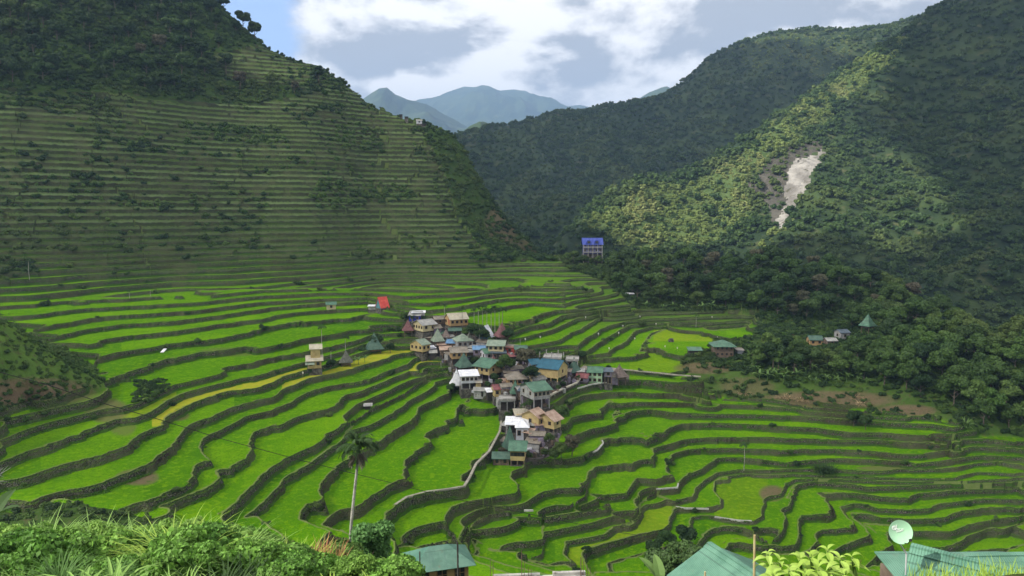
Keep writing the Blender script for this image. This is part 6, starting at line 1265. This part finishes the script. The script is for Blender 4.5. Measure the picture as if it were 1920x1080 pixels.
# village yards: junk, tanks and low huts crowd the gaps
JK = [(800,640,'brown'),(806,622,'grey'),(842,640,'grey'),(848,668,'rust'),(862,662,'grey'),(875,676,'dkgreen'),(890,662,'grey'),(905,688,'brown'),(915,708,'grey'),(938,700,'rust'),(952,694,'grey'),(946,724,'rust'),(968,700,'brown'),(975,738,'grey'),(1020,702,'grey'),(990,752,'brown'),(942,760,'grey'),(1012,806,'rust'),(992,806,'grey'),(948,836,'brown'),(832,634,'dkgreen'),(1064,704,'brown'),(1150,714,'brown'),(812,668,'grey'),(829,655,'rust'),(843,676,'brown'),(884,668,'grey'),(905,650,'brown'),(918,668,'slate'),(948,684,'brown'),(961,680,'maroon'),(890,705,'brown'),(902,742,'grey'),(921,742,'white'),(948,735,'brown'),(983,742,'slate'),(1010,718,'grey'),(1056,690,'brown'),(1088,704,'grey'),(1098,700,'brown'),(1128,704,'maroon'),(990,820,'rust'),(1008,824,'brown'),(955,812,'grey'),(1000,840,'brown')]
for i, (px, py, rm_) in enumerate(JK):
    p = hit(px, py); w_ = rg_.uniform(2.2, 4.2)
    rt = empty('lean_to', p, R(rg_.uniform(-40, 40))); tag(rt, 'small low lean-to with a %s sheet roof squeezed between the village houses' % rm_.replace('slate', 'dark'), 'lean-to', 'lean-tos between the village houses (%s)' % rm_)
    mobj('wall', *bx(-w_ / 2, w_ / 2, -1.05, 1.05, -1.2, 1.5), WM[rg_.choice(['wood', 'dark', 'mauve', 'grey'])], rt); mobj('roof', *roof_geo(rg_.choice(['shed', 'gable']), w_, 2.2, 1.5, .7, .3, .06), RM[rm_], rt)

VP = [(750,600),(840,600),(900,640),(965,660),(1000,668),(1095,690),(1165,700),(1160,716),(1090,720),(1030,745),(1010,780),(1045,815),(1040,860),(930,870),(945,780),(880,738),(850,715),(842,690),(815,662),(760,632)]
tops = [o for o in C.objects if o.parent is None and o.get('category') in ('house', 'shed', 'hut', 'lean-to', 'terrace', 'shelter')]
n_ = 0
for p in pick(VP, 120, 2.6):
    if min((p[0] - o.location.x) ** 2 + (p[1] - o.location.y) ** 2 for o in tops) < 9: continue
    s_ = random.uniform(.16, .34); plant_tree(random.choice((0, 0, 2, 1, 5)), p, s_, 'small dark tree or bush crowded between the village houses', 'small trees between the village houses'); n_ += 1
print('village trees', n_)

# heaps of timber, tins, washing and stones in the yards: nobody could count them
rc = random.Random(31); P_ = {k: [] for k in ('wood', 'mauve', 'grey', 'white', 'dark')}
YP = [(800,640),(900,640),(965,668),(1060,690),(1165,705),(1150,716),(1095,718),(1035,745),(1012,780),(1050,815),(1040,855),(960,862),(950,790),(925,748),(870,735),(848,705),(820,670)]
for p in pick(YP, 420, .9):
    w_, d_, h_ = rc.uniform(.3, 1.5), rc.uniform(.3, 1.0), rc.uniform(.2, 1.3); v, f = bx(-w_ / 2, w_ / 2, -d_ / 2, d_ / 2, -.4, h_); an = rc.uniform(0, 3.14); tl = rc.uniform(-.25, .25)
    v = [(p[0] + x * math.cos(an) - y * math.sin(an), p[1] + x * math.sin(an) + y * math.cos(an), p[2] + z + x * tl) for x, y, z in v]; P_[rc.choice(['wood', 'mauve', 'mauve', 'grey', 'dark', 'dark', 'wood', 'white' if rc.random() < .35 else 'grey'])].append((v, f))
mm_ = list(P_); V_, F_ = joinparts([x for k in mm_ for x in P_[k]]); ix = []
for i, k in enumerate(mm_): ix += [i] * (6 * len(P_[k]))
o = mobj('yard_clutter', V_, F_, [WM[k] for k in mm_], midx=ix); tag(o, 'timber, stones, tins and washing heaped in the village yards', 'clutter', kind='stuff')

for i, (px, py, h_, lb) in enumerate(((899, 652, 6.5, 'thin pole above the blue shed roof in the village'), (923, 700, 6.5, 'thin pole behind the large green roofed house'), (1006, 760, 7, 'tall thin pole beside the grey guest building'), (992, 775, 6.5, 'thin pole rising in front of the grey guest building'), (865, 655, 5.5, 'thin pole in the centre of the upper village'), (975, 664, 5, 'thin pole at the upper field edge of the village'), (862, 625, 6, 'thin pole below the beige-roofed long house'), (1137, 722, 4.5, 'pale post at the edge of the ledge under the dark grey shed'))):
    p = hit(px, py); o = mobj('utility_pole', *tube([(0, 0, -.5), (.05, 0, h_)], [.07, .05], 6), M['concrete']); o.location = p; tag(o, lb, 'pole')
